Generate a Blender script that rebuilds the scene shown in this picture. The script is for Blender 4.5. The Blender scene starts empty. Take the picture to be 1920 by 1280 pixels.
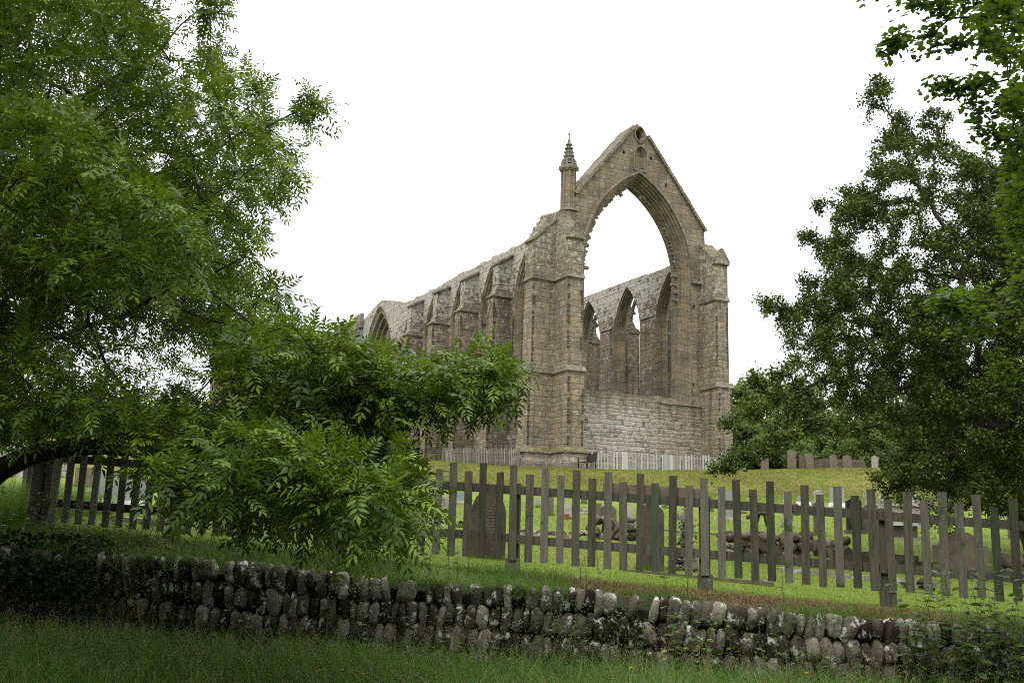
import bpy, bmesh, math, random
import numpy as np
from mathutils import Vector, Matrix
from mathutils.geometry import tessellate_polygon

S = bpy.context.scene
rng = np.random.default_rng(7)
random.seed(7)
PI = math.pi

# ---------------------------------------------------------------- camera
EYE = 1.45
FPX = 1867.0                       # focal length in pixels of the 1920 px wide photograph
TH, RO = math.radians(10.88), math.radians(1.63)
_F = np.array([0, math.cos(TH), math.sin(TH)])
_R = np.array([1.0, 0, 0]); _U = np.cross(_R, _F)
CR = math.cos(RO) * _R + math.sin(RO) * _U
CU = -math.sin(RO) * _R + math.cos(RO) * _U
CF = _F
CAM = np.array([0, 0, EYE])
cd = bpy.data.cameras.new('camera'); cam = bpy.data.objects.new('camera', cd)
S.collection.objects.link(cam)
M = Matrix(((CR[0], CU[0], -CF[0], 0), (CR[1], CU[1], -CF[1], 0), (CR[2], CU[2], -CF[2], EYE), (0, 0, 0, 1)))
cam.matrix_world = M
cd.sensor_width = 36; cd.lens = FPX / 1920 * 36
cd.clip_start = 0.05; cd.clip_end = 2000
S.camera = cam

# ---------------------------------------------------------------- sky, sun, exposure
SUN_EL, SUN_AZ = math.radians(52), math.radians(-150)   # azimuth from +Y towards +X
w = bpy.data.worlds.new('World'); S.world = w; w.use_nodes = True
nt = w.node_tree; nt.nodes.clear()
sky = nt.nodes.new('ShaderNodeTexSky'); sky.sky_type = 'NISHITA'; sky.sun_disc = False
sky.sun_elevation = SUN_EL; sky.sun_rotation = SUN_AZ; sky.dust_density = 4; sky.air_density = 1.0
tc = nt.nodes.new('ShaderNodeTexCoord'); sx = nt.nodes.new('ShaderNodeSeparateXYZ')
nt.links.new(tc.outputs['Generated'], sx.inputs[0])
rp = nt.nodes.new('ShaderNodeValToRGB'); rp.color_ramp.elements[0].color = (.30, .30, .30, 1); rp.color_ramp.elements[1].color = (.98, 1, 1, 1)
rp.color_ramp.elements[0].position = 0.0
nt.links.new(sx.outputs[2], rp.inputs[0])
mul = nt.nodes.new('ShaderNodeVectorMath'); mul.operation = 'SCALE'; mul.inputs[3].default_value = 26.0
nt.links.new(rp.outputs[0], mul.inputs[0])
mx = nt.nodes.new('ShaderNodeMix'); mx.data_type = 'RGBA'; mx.inputs[0].default_value = .9
nt.links.new(sky.outputs[0], mx.inputs[6]); nt.links.new(mul.outputs[0], mx.inputs[7])
bg = nt.nodes.new('ShaderNodeBackground'); bg.inputs[1].default_value = .1
nt.links.new(mx.outputs[2], bg.inputs[0])
wo = nt.nodes.new('ShaderNodeOutputWorld'); nt.links.new(bg.outputs[0], wo.inputs[0])
sl = bpy.data.lights.new('sun', 'SUN'); sl.energy = 1.2; sl.angle = math.radians(20); sl.color = (1, .97, .9)
so = bpy.data.objects.new('sun', sl); S.collection.objects.link(so)
sd = Vector((math.sin(SUN_AZ) * math.cos(SUN_EL), math.cos(SUN_AZ) * math.cos(SUN_EL), math.sin(SUN_EL)))
so.rotation_euler = sd.to_track_quat('Z', 'Y').to_euler()
S.view_settings.view_transform = 'Standard'; S.view_settings.look = 'None'
S.view_settings.exposure = 0.45; S.view_settings.gamma = 1
S.cycles.use_denoising = False; S.cycles.pixel_filter_type = 'BLACKMAN_HARRIS'; S.cycles.filter_width = 1.1
S.cycles.max_bounces = 5; S.cycles.diffuse_bounces = 1; S.cycles.glossy_bounces = 2; S.cycles.transmission_bounces = 4

# ---------------------------------------------------------------- helpers
def ray(px, py): return CF + (px - 960) / FPX * CR - (py - 640) / FPX * CU
def at(px, py, Y):
    d = ray(px, py); return CAM + d * (Y / d[1])
def proj(P):
    P = np.asarray(P, float) - CAM; z = P @ CF
    return 960 + FPX * (P @ CR) / z, 640 - FPX * (P @ CU) / z

def link(name, me, mat=None, parent=None):
    o = bpy.data.objects.new(name, me); S.collection.objects.link(o)
    if mat is not None and me is not None:
        for m_ in (mat if isinstance(mat, (list, tuple)) else [mat]): me.materials.append(m_)
    if parent is not None: o.parent = parent
    return o
def tag(o, label=None, cat=None, group=None, kind=None):
    if label: o['label'] = label
    if cat: o['category'] = cat
    if group: o['group'] = group
    if kind: o['kind'] = kind
    return o
def empty(name, loc=(0, 0, 0), rz=0, label=None, cat=None, group=None):
    o = bpy.data.objects.new(name, None); S.collection.objects.link(o)
    o.location = tuple(float(v) for v in loc); o.rotation_euler = (0, 0, rz); o.empty_display_size = .2
    return tag(o, label, cat, group)

class MB:
    def __init__(s): s.v = []; s.f = []; s.t = []
    def add(s, vs, fs, tint=.5):
        n = len(s.v); s.v += [tuple(float(c) for c in v) for v in vs]; s.t += [tint] * len(vs)
        s.f += [tuple(i + n for i in f) for f in fs]; return n
    def box(s, x0, x1, y0, y1, z0, z1, R=None, T=None, tint=.5, taper=0):
        t = taper
        vs = [(x0, y0, z0), (x1, y0, z0), (x1, y1, z0), (x0, y1, z0), (x0 + t, y0 + t, z1), (x1 - t, y0 + t, z1), (x1 - t, y1 - t, z1), (x0 + t, y1 - t, z1)]
        if R is not None: vs = [tuple(R @ Vector(v)) for v in vs]
        if T is not None: vs = [(v[0] + T[0], v[1] + T[1], v[2] + T[2]) for v in vs]
        return s.add(vs, [(0, 3, 2, 1), (4, 5, 6, 7), (0, 1, 5, 4), (1, 2, 6, 5), (2, 3, 7, 6), (3, 0, 4, 7)], tint)
    def prism(s, pts, fn, a, b, tint=.5):
        """pts: closed 2-D outline (u, z); fn(u, z, t) -> xyz; extruded from t=a to t=b"""
        n = len(pts); vs = [fn(u, z, a) for u, z in pts] + [fn(u, z, b) for u, z in pts]
        tr = tessellate_polygon([[Vector((u, z, 0)) for u, z in pts]])
        fs = [tuple(t) for t in tr] + [tuple(i + n for i in reversed(t)) for t in tr]
        fs += [(i, (i + 1) % n, (i + 1) % n + n, i + n) for i in range(n)]
        s.add(vs, fs, tint)
    def tube(s, pts, rs, n=6, tint=.5, cap=True):
        pts = [Vector(p) for p in pts]; k = len(pts); vs = []; fs = []
        for i, p in enumerate(pts):
            d = (pts[min(i + 1, k - 1)] - pts[max(i - 1, 0)]).normalized()
            a = d.orthogonal().normalized() if abs(d.z) > .9 else d.cross(Vector((0, 0, 1))).normalized()
            b = d.cross(a)
            r = rs[i] if hasattr(rs, '__len__') else rs
            for j in range(n):
                an = 2 * PI * j / n; vs.append(p + a * (math.cos(an) * r) + b * (math.sin(an) * r))
        for i in range(k - 1):
            for j in range(n):
                fs.append((i * n + j, i * n + (j + 1) % n, (i + 1) * n + (j + 1) % n, (i + 1) * n + j))
        if cap: fs.append(tuple(range(n - 1, -1, -1))); fs.append(tuple((k - 1) * n + j for j in range(n)))
        s.add(vs, fs, tint)
    def mesh(s, name, uv=False, smooth=False, fix=True):
        me = bpy.data.meshes.new(name); me.from_pydata(s.v, [], s.f)
        a = me.attributes.new('tint', 'FLOAT', 'POINT'); a.data.foreach_set('value', np.array(s.t, dtype=np.float32))
        if fix:
            bm = bmesh.new(); bm.from_mesh(me); bmesh.ops.recalc_face_normals(bm, faces=bm.faces); bm.to_mesh(me); bm.free()
        if uv: boxuv(me)
        if smooth: me.polygons.foreach_set('use_smooth', [True] * len(me.polygons))
        me.update(); return me
    def obj(s, name, mat, parent=None, uv=False, smooth=False, fix=True):
        return link(name, s.mesh(name, uv, smooth, fix), mat, parent)

def boxuv(me):
    uvl = me.uv_layers.new(name='UVMap')
    for p in me.polygons:
        n = p.normal; ax = (abs(n.x), abs(n.y), abs(n.z)); k = ax.index(max(ax))
        for li in p.loop_indices:
            c = me.vertices[me.loops[li].vertex_index].co
            uvl.data[li].uv = (c.y + 31.3, c.z) if k == 0 else (c.x, c.z) if k == 1 else (c.x, c.y)

def np_mesh(name, V, groups, tint=None, smooth=False):
    """V (N,3); groups: list of (M,k) int arrays"""
    me = bpy.data.meshes.new(name)
    me.vertices.add(len(V)); me.vertices.foreach_set('co', np.asarray(V, dtype=np.float32).ravel())
    li = np.concatenate([g.ravel() for g in groups]).astype(np.int32)
    tot = np.concatenate([np.full(len(g), g.shape[1]) for g in groups]).astype(np.int32)
    st = np.concatenate([[0], np.cumsum(tot)[:-1]]).astype(np.int32)
    me.loops.add(len(li)); me.loops.foreach_set('vertex_index', li)
    me.polygons.add(len(tot)); me.polygons.foreach_set('loop_start', st); me.polygons.foreach_set('loop_total', tot)
    if smooth: me.polygons.foreach_set('use_smooth', np.ones(len(tot), dtype=bool))
    if tint is not None:
        a = me.attributes.new('tint', 'FLOAT', 'POINT'); a.data.foreach_set('value', np.asarray(tint, dtype=np.float32))
    me.update(calc_edges=True); me.validate(); return me

# ---------------------------------------------------------------- materials
class NT:
    def __init__(s, name):
        s.m = bpy.data.materials.new(name); s.m.use_nodes = True; s.t = s.m.node_tree
        s.b = s.t.nodes['Principled BSDF']; s.out = s.t.nodes['Material Output']
    def n(s, kind, **kw):
        nd = s.t.nodes.new('ShaderNode' + kind)
        for k, v in kw.items(): setattr(nd, k, v)
        return nd
    def l(s, a, b): s.t.links.new(a, b)
    def math(s, op, a, b=None, c=None):
        nd = s.n('Math', operation=op)
        for i, v in enumerate((a, b, c)):
            if v is None: continue
            if isinstance(v, (int, float)): nd.inputs[i].default_value = v
            else: s.l(v, nd.inputs[i])
        return nd.outputs[0]
    def ramp(s, fac, stops, interp='LINEAR'):
        nd = s.n('ValToRGB'); cr = nd.color_ramp; cr.interpolation = interp
        while len(cr.elements) < len(stops): cr.elements.new(.5)
        for e, (p, c) in zip(cr.elements, stops):
            e.position = p; e.color = (c if hasattr(c, '__len__') else (c, c, c)) + (1,) if hasattr(c, '__len__') else (c, c, c, 1)
        s.l(fac, nd.inputs[0]); return nd.outputs[0]
    def noise(s, scale, vec=None, detail=4, rough=.55, dist=0):
        nd = s.n('TexNoise'); nd.inputs['Scale'].default_value = scale; nd.inputs['Detail'].default_value = detail
        nd.inputs['Roughness'].default_value = rough; nd.inputs['Distortion'].default_value = dist
        if vec is not None: s.l(vec, nd.inputs['Vector'])
        return nd.outputs[0]
    def mix(s, f, a, b, mode='MIX'):
        nd = s.n('Mix', data_type='RGBA', blend_type=mode)
        for sock, v in ((nd.inputs[0], f), (nd.inputs[6], a), (nd.inputs[7], b)):
            if isinstance(v, (int, float)): sock.default_value = v
            elif isinstance(v, tuple): sock.default_value = v + (1,) if len(v) == 3 else v
            else: s.l(v, sock)
        return nd.outputs[2]
    def obj(s): return s.n('TexCoord').outputs['Object']
    def map(s, vec, sc):
        nd = s.n('Mapping'); nd.inputs['Scale'].default_value = sc; s.l(vec, nd.inputs[0]); return nd.outputs[0]
    def bump(s, h, strength=.4, dist=.02):
        nd = s.n('Bump'); nd.inputs['Strength'].default_value = strength; nd.inputs['Distance'].default_value = dist
        s.l(h, nd.inputs['Height']); s.l(nd.outputs[0], s.b.inputs['Normal'])
    def fin(s, col, rough=.9, spec=.2):
        if isinstance(col, tuple): s.b.inputs['Base Color'].default_value = col + (1,)
        else: s.l(col, s.b.inputs['Base Color'])
        s.b.inputs['Roughness'].default_value = rough; s.b.inputs['Specular IOR Level'].default_value = spec
        return s.m

def masonry(name, h=.31, ln=.62, arc=False, tones=None, lichen=.35, lich_hi=0.0, dark=.5, mortar=.32, mcol=(.25, .225, .18), warp=.03, joint=.035, soft_mix=.5, xfade=False):
    k = NT(name); uv = k.n('UVMap').outputs[0]
    sp = k.n('SeparateXYZ'); k.l(uv, sp.inputs[0]); u, v = sp.outputs[0], sp.outputs[1]
    ob = k.obj()
    wn = k.noise(1.6, ob, 3)
    v = k.math('ADD', v, k.math('MULTIPLY', k.math('SUBTRACT', wn, .5), warp * 3))
    zo_ = k.n('SeparateXYZ'); k.l(ob, zo_.inputs[0]); zc_ = k.n('CombineXYZ'); k.l(zo_.outputs[2], zc_.inputs[2])
    v = k.math('ADD', v, k.math('MULTIPLY', k.math('SUBTRACT', k.noise(.75, zc_.outputs[0], 2), .5), .9))
    u = k.math('ADD', u, k.math('MULTIPLY', k.math('SUBTRACT', k.noise(2.1, ob, 2), .5), warp * 3))
    if arc: v = k.n('Attribute', attribute_name='tint').outputs['Fac']
    vv = k.math('DIVIDE', v, h)
    row = k.math('FLOOR', vv)
    wr = k.n('TexWhiteNoise', noise_dimensions='1D'); k.l(row, wr.inputs['W'])
    uu = k.math('ADD', k.math('DIVIDE', k.math('MULTIPLY', u, k.math('ADD', k.math('MULTIPLY', wr.outputs[0], .6), .7)), ln), k.math('MULTIPLY', wr.outputs[0], 37.0))
    col = k.math('FLOOR', uu)
    cv = k.n('CombineXYZ'); k.l(col, cv.inputs[0]); k.l(row, cv.inputs[1])
    wc = k.n('TexWhiteNoise', noise_dimensions='2D'); k.l(cv.outputs[0], wc.inputs['Vector'])
    tones = tones or [(.0, (.115, .098, .074)), (.16, (.165, .144, .106)), (.36, (.20, .175, .128)), (.55, (.228, .20, .145)), (.7, (.26, .215, .142)), (.83, (.222, .172, .128)), (.93, (.30, .225, .125)), (1, (.215, .208, .17))]
    c = k.ramp(wc.outputs[0], tones)
    soft = k.ramp(k.noise(.55, ob, 5, .6, .8), [(.30, (.125, .112, .092)), (.42, (.19, .173, .142)), (.50, (.24, .208, .150)), (.56, (.265, .205, .130)), (.62, (.195, .157, .126)), (.72, (.22, .212, .185))])
    c = k.mix(soft_mix, c, soft)
    fu = k.math('PINGPONG', k.math('FRACT', uu), .5); fv = k.math('PINGPONG', k.math('FRACT', vv), .5)
    eu = k.math('MULTIPLY', fu, ln); ev = k.math('MULTIPLY', fv, h)
    e = k.math('MINIMUM', eu, ev)
    e = k.math('ADD', e, k.math('MULTIPLY', k.math('SUBTRACT', k.noise(9, ob, 2), .5), joint * .9))
    mm = k.n('MapRange'); mm.inputs[1].default_value = 0; mm.inputs[2].default_value = joint; mm.inputs[3].default_value = 1; mm.inputs[4].default_value = 0
    k.l(e, mm.inputs[0]); mor = mm.outputs[0]
    fine = k.noise(5, ob, 8, .7)
    c = k.mix(.75, c, k.ramp(fine, [(.25, .55), (.75, 1.45)]), 'MULTIPLY')
    big = k.noise(.5, ob, 5, .6)
    c = k.mix(.55, c, k.ramp(big, [(.3, (.62, .60, .58)), (.7, (1.25, 1.2, 1.12))]), 'MULTIPLY')
    # rain streaks, broad dark stains
    st = k.noise(1.0, k.map(ob, (2.2, 2.2, .14)), 7, .68)
    c = k.mix(k.math('MULTIPLY', k.ramp(st, [(.50, 0.0), (.66, 1.0)]), dark), c, (.06, .052, .042))
    c = k.mix(k.math('MULTIPLY', mor, mortar), c, mcol)
    # lichen
    so_ = k.n('SeparateXYZ'); k.l(ob, so_.inputs[0])
    zf = k.n('MapRange'); zf.inputs[1].default_value = 15.5; zf.inputs[2].default_value = 18.5; zf.inputs[3].default_value = 0; zf.inputs[4].default_value = lich_hi
    k.l(so_.outputs[2], zf.inputs[0])
    ln_ = k.noise(3.2, ob, 8, .72)
    lm = k.ramp(k.math('ADD', ln_, k.math('ADD', zf.outputs[0], lichen * .12 - .04)), [(.56, 0.0), (.64, 1.0)])
    c = k.mix(k.math('MULTIPLY', lm, .8), c, (.40, .39, .35))
    qa = k.ramp(k.n('Attribute', attribute_name='tint').outputs['Fac'], [(.8, 0.0), (.9, .82)])
    c = c if arc else k.mix(qa, c, (.045, .037, .029))
    gm = k.ramp(k.noise(.9, ob, 6, .7), [(.6, 0.0), (.75, .5)])
    c = k.mix(gm, c, (.12, .12, .055))
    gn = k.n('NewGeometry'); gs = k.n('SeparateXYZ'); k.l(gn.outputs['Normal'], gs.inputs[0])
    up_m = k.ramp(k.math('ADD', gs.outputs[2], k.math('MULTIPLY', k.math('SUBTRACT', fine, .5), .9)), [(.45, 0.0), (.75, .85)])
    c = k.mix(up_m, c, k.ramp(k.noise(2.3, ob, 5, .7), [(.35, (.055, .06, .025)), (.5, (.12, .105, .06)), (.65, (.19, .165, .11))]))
    if xfade:
        xs_ = k.math('ADD', so_.outputs[0], k.math('MULTIPLY', k.math('SUBTRACT', k.noise(1.2, ob, 5, .7), .5), 4.0))
        c = k.mix(k.ramp(k.math('MULTIPLY', xs_, .1), [(.60, 0.0), (.82, .8)]), c, k.mix(.7, c, (.60, .52, .40), 'MULTIPLY'))
        zt = k.math('ADD', so_.outputs[2], k.math('MULTIPLY', k.math('SUBTRACT', st, .5), 3.2))
        c = k.mix(k.ramp(k.math('MULTIPLY', zt, .1), [(.86, 0.0), (1.0, .72)]), c, (.10, .085, .055))
    k.bump(k.math('SUBTRACT', k.math('ADD', fine, k.math('MULTIPLY', wc.outputs[0], .5)), k.math('MULTIPLY', mor, 1.2)), .7, .05)
    return k.fin(c, .95, .1)

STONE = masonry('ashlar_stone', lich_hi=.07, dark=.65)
STONE_SHADE = masonry('weathered_shaded_ashlar', lichen=.4, lich_hi=.145, dark=.95, tones=[(.0, (.07, .058, .045)), (.2, (.12, .102, .078)), (.45, (.16, .138, .105)), (.65, (.185, .155, .108)), (.85, (.165, .12, .09)), (1, (.18, .17, .135))], soft_mix=.35)  # weathered ashlar with the shade of the darker walls put into its tones
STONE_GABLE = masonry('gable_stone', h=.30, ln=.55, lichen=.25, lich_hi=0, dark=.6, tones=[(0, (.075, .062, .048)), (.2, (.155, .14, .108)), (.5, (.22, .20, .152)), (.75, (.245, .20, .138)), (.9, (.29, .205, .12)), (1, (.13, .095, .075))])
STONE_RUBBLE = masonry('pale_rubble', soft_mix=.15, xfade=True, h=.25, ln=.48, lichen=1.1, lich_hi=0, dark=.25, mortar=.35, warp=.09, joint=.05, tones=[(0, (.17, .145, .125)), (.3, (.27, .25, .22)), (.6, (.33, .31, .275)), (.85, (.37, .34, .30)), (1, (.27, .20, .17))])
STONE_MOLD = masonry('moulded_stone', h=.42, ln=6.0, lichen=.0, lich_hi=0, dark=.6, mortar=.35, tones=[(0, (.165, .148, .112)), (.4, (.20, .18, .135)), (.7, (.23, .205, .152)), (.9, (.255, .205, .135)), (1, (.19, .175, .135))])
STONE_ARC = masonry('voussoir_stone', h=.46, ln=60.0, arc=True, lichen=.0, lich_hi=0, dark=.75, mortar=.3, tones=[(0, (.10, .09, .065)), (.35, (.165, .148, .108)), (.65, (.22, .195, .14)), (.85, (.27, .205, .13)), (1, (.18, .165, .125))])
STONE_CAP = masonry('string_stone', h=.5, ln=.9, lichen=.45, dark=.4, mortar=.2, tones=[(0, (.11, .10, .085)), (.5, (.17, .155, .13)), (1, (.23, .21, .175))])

def simple(name, stops, scale=6, rough=.85, spec=.2, tint=.0, bump=.3, dist=.01, stretch=None, fleck=None):
    k = NT(name); ob = k.obj(); v = k.map(ob, stretch) if stretch else ob
    a = k.noise(scale, v, 8, .68)
    if tint:
        at_ = k.n('Attribute', attribute_name='tint')
        a2 = k.math('ADD', k.math('MULTIPLY', a, 1 - tint), k.math('MULTIPLY', at_.outputs['Fac'], tint))
    else: a2 = a
    c = k.ramp(a2, stops)
    if fleck: c = k.mix(k.ramp(k.noise(fleck[0], ob, 6, .7), [(fleck[1], 0.0), (fleck[1] + .06, 1.0)]), c, fleck[2])
    k.bump(a, bump, dist); return k.fin(c, rough, spec)

WOOD = simple('weathered_oak', [(.2, (.024, .023, .016)), (.42, (.072, .070, .049)), (.55, (.122, .118, .088)), (.75, (.21, .205, .17))], 9, .85, .15, .35, .6, .006, (6, 6, .5), (3.5, .60, (.055, .075, .032)))
WOOD_GREEN = simple('algae_wood', [(.2, (.020, .024, .014)), (.45, (.055, .070, .045)), (.75, (.12, .135, .10))], 9, .85, .15, .3, .6, .006, (6, 6, .5))
WOOD_NEW = simple('newer_softwood', [(.2, (.10, .078, .052)), (.5, (.20, .16, .112)), (.8, (.28, .23, .17))], 7, .8, .2, .1, .4, .005, (.6, 6, 6))
WOOD_PALE = simple('silvered_paling', [(.2, (.16, .155, .13)), (.5, (.31, .31, .27)), (.8, (.45, .45, .41))], 4, .85, .2, .6, .3, .004, (3, 3, .5))
WOOD_GREYF = simple('grey_paling', [(.2, (.09, .08, .065)), (.5, (.19, .175, .15)), (.8, (.30, .29, .26))], 4, .85, .2, .6, .3, .004, (3, 3, .5))
BENCHM = simple('dark_stained_wood', [(.2, (.010, .008, .008)), (.8, (.035, .026, .024))], 6, .5, .4)
DRYSTONE = simple('dry_wall_stone', [(.25, (.022, .018, .013)), (.42, (.066, .058, .043)), (.58, (.13, .117, .09)), (.75, (.24, .22, .18))], 11, .95, .1, .55, 1.0, .02, None, (9.0, .555, (.50, .51, .46)))
DRYCORE = simple('wall_core_earth', [(.2, (.010, .009, .007)), (.8, (.03, .026, .02))], 8)
ROCK = simple('rubble_rock', [(.25, (.04, .030, .021)), (.5, (.115, .093, .068)), (.75, (.22, .19, .15))], 8, .95, .1, .4, 1, .03, None, (7, .60, (.36, .36, .31)))
GRAVE = {
 'brown': simple('brown_sandstone', [(.25, (.075, .062, .045)), (.5, (.13, .108, .08)), (.8, (.20, .17, .13))], 6, .9, .15, 0, .5, .008, None, (9, .64, (.22, .22, .17))),
 'dark': simple('blackened_sandstone', [(.25, (.038, .031, .022)), (.5, (.082, .068, .049)), (.8, (.14, .12, .09))], 8, .9, .15, 0, .5, .008, None, (9, .66, (.10, .11, .05))),
 'grey': simple('grey_granite', [(.3, (.16, .17, .165)), (.7, (.30, .31, .30))], 30, .6, .3, 0, .2, .004, None, (3, .66, (.22, .22, .19))),
 'blue': simple('blue_slate', [(.3, (.12, .155, .17)), (.7, (.21, .25, .27))], 12, .5, .4, 0, .15, .004),
 'black': simple('black_granite', [(.3, (.008, .008, .009)), (.7, (.022, .022, .025))], 12, .35, .5, 0, .05, .002),
 'pale': simple('pale_limestone', [(.3, (.27, .24, .20)), (.7, (.45, .41, .36))], 6, .9, .15, 0, .4, .006, None, (9, .62, (.20, .19, .15))),
 'lichen': simple('lichened_stone', [(.3, (.13, .115, .09)), (.7, (.28, .26, .22))], 9, .95, .1, 0, .6, .01, None, (11, .52, (.40, .41, .36))),
 'white': simple('white_marble', [(.3, (.50, .52, .55)), (.7, (.70, .72, .74))], 4, .5, .4, 0, .1, .002),
}
TERRA = simple('terracotta', [(.3, (.28, .09, .045)), (.7, (.40, .15, .08))], 6)
SOIL = simple('peaty_soil', [(.25, (.018, .012, .008)), (.5, (.05, .034, .022)), (.75, (.13, .095, .06))], 14, .95, .1, 0, 1, .03)
BARK = simple('bark', [(.25, (.018, .015, .011)), (.55, (.055, .046, .034)), (.8, (.12, .105, .08))], 10, .9, .15, 0, .8, .02, (3, 3, .8), (4, .60, (.06, .07, .025)))
TWIG = simple('twig_bark', [(.25, (.05, .04, .024)), (.7, (.15, .125, .085))], 12, .85, .2)
PIPE = simple('lead_pipe', [(.3, (.14, .16, .17)), (.7, (.26, .28, .30))], 3, .5, .4)
INK = simple('letter_cut', [(.3, (.015, .012, .01)), (.7, (.03, .026, .02))], 9)
INKP = simple('letter_pale', [(.3, (.28, .28, .26)), (.7, (.4, .4, .38))], 9)

def leafmat(name, stops, trans=.35, tcol=(.16, .26, .02), rough=.45, spec=.35):
    k = NT(name); a = k.n('Attribute', attribute_name='tint').outputs['Fac']
    a = k.math('ADD', k.math('MULTIPLY', a, .8), k.math('MULTIPLY', k.noise(1.3, k.obj(), 3), .2))
    c = k.ramp(a, stops); k.fin(c, rough, spec)
    tr = k.n('BsdfTranslucent'); k.l(k.mix(.5, c, tcol), tr.inputs[0])
    ms = k.n('MixShader'); ms.inputs[0].default_value = trans
    k.l(k.b.outputs[0], ms.inputs[1]); k.l(tr.outputs[0], ms.inputs[2]); k.l(ms.outputs[0], k.out.inputs[0])
    return k.m
ASH = leafmat('ash_leaf', [(.0, (.022, .048, .012)), (.42, (.078, .142, .015)), (.8, (.20, .285, .022)), (1, (.26, .32, .03))], .22, (.27, .40, .015), .42, .25)
HAW = leafmat('hawthorn_leaf', [(0, (.014, .030, .006)), (.5, (.050, .082, .010)), (.85, (.14, .18, .018)), (1, (.24, .22, .03))], .12, (.15, .20, .012), .5, .2)
BEECH = leafmat('beech_leaf', [(0, (.025, .055, .010)), (.6, (.055, .11, .012)), (1, (.11, .17, .018))], .42, (.17, .27, .01))
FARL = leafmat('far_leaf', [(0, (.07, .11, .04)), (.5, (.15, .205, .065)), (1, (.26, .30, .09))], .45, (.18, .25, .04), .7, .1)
WEED = leafmat('weed_leaf', [(0, (.028, .055, .014)), (.5, (.06, .11, .02)), (.85, (.11, .16, .03)), (1, (.42, .30, .05))], .35)
GRASSM = leafmat('grass_blade', [(0, (.022, .060, .014)), (.5, (.065, .145, .026)), (.85, (.15, .235, .05)), (1, (.33, .32, .14))], .4, (.20, .30, .02), .6, .2)
LAWNM = leafmat('lawn_blade', [(0, (.075, .14, .016)), (.6, (.145, .215, .028)), (1, (.24, .26, .05))], .4, (.22, .30, .02), .7, .12)
STRAWM = leafmat('dry_grass', [(0, (.10, .06, .03)), (.5, (.20, .135, .07)), (1, (.36, .28, .16))], .2, (.3, .22, .1), .8, .1)
IVYM = leafmat('ivy_leaf', [(0, (.010, .022, .007)), (.6, (.022, .045, .012)), (1, (.08, .11, .025))], .1, (.05, .1, .01), .6, .15)

# ---------------------------------------------------------------- terrain
BO = np.array([2.491, 58.0, 0.0]); BYAW = math.radians(26.70)
BW = np.array([-math.sin(BYAW), math.cos(BYAW), 0]); BN = np.array([math.cos(BYAW), math.sin(BYAW), 0])
def bw(x, y, z): return BO + BN * x + BW * y + np.array([0, 0, z])
def wallY(X): return 9.35 - .155 * X
def fenceY(X): return 10.70 - .155 * X
def sstep(a): a = np.clip(a, 0, 1); return a * a * (3 - 2 * a)
def ground(X, Y, und=True):
    X = np.asarray(X, float); Y = np.asarray(Y, float)
    t = np.clip((Y - 11) / 33, 0, 1)
    lawn = (1.04 - .06 * np.clip(X, -12, 8)) * (1 - t) + 3.35 * t
    xc = np.clip(X, -13, 18) - 3.5
    pz = 4.86 + np.where(xc < 0, .0039, .0022) * xc * xc + .06 * np.clip(Y - 53, -3, 14)
    s = sstep((Y - 44) / 9)
    g = lawn * (1 - s) + pz * s
    if und: g = g + .03 * np.sin(X * .9 + Y * .31) * np.sin(Y * .5 - X * .2) * (1 - s) * np.clip((Y - 12) / 6, 0, 1)
    dy = Y - wallY(X)
    top = .95 - .045 * X
    g = np.where(dy < 1.15, top * (1 - sstep((dy - .35) / .8)) + g * sstep((dy - .35) / .8), g)
    field = .03 * np.sin(X * 1.3) * np.sin(Y * 1.1) + .11 - .02 * np.clip(X, -7, 7)
    return np.where(dy < .30, field, g)
def hit(px, py):
    d = ray(px, py)
    for Y in np.arange(9.8, 75, .03):
        P = CAM + d * (Y / d[1])
        if P[2] < ground(P[0], P[1]): return P
    return P

xs = np.concatenate([np.arange(-500, -60, 40), np.arange(-60, -12, 3), np.arange(-12, 12, .16), np.arange(12, 60, 2), np.arange(60, 500, 40)])
ys = np.concatenate([np.arange(-200, -10, 30), np.arange(-10, 5, 1.5), np.arange(5, 16, .10), np.arange(16, 44, .8), np.arange(44, 56, .5), np.arange(56, 90, 3), np.arange(90, 900, 60)])
GX, GY = np.meshgrid(xs, ys); GZ = ground(GX, GY)
V = np.stack([GX.ravel(), GY.ravel(), GZ.ravel()], -1)
nx, ny = len(xs), len(ys); ii = np.arange(ny - 1)[:, None] * nx + np.arange(nx - 1)[None, :]
Q = np.stack([ii, ii + 1, ii + nx + 1, ii + nx], -1).reshape(-1, 4)
DY = (GY - wallY(GX)).ravel()
zone = np.where(DY < .28, 0.0, np.where(DY < 1.12, np.where(V[:, 0] > .4, .25, .44), np.clip(.6 + .4 * (GY.ravel() - 39.5) / 9, .6, 1.0)))
k = NT('turf_ground'); ob = k.obj(); z = k.n('Attribute', attribute_name='tint').outputs['Fac']
n1 = k.noise(.35, ob, 6, .65); n2 = k.noise(9, ob, 6, .7); n3 = k.noise(1.4, k.map(ob, (.5, 1, 1)), 6, .7, 1.5)
n5 = k.noise(2.6, ob, 6, .7)
lawnc = k.mix(.5, k.ramp(k.math('ADD', k.math('MULTIPLY', n1, .45), k.math('MULTIPLY', n5, .55)), [(.3, (.09, .14, .02)), (.5, (.135, .185, .026)), (.7, (.19, .205, .05))]), k.ramp(n2, [(.3, (.05, .09, .013)), (.7, (.17, .195, .04))]))
bankc = k.ramp(k.math('ADD', k.math('MULTIPLY', n3, .6), k.math('MULTIPLY', n2, .4)), [(.38, (.055, .082, .012)), (.47, (.095, .108, .020)), (.54, (.145, .125, .036)), (.64, (.185, .135, .058))])
soilc = k.ramp(n2, [(.3, (.03, .022, .014)), (.5, (.075, .055, .032)), (.72, (.17, .12, .07))])
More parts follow.
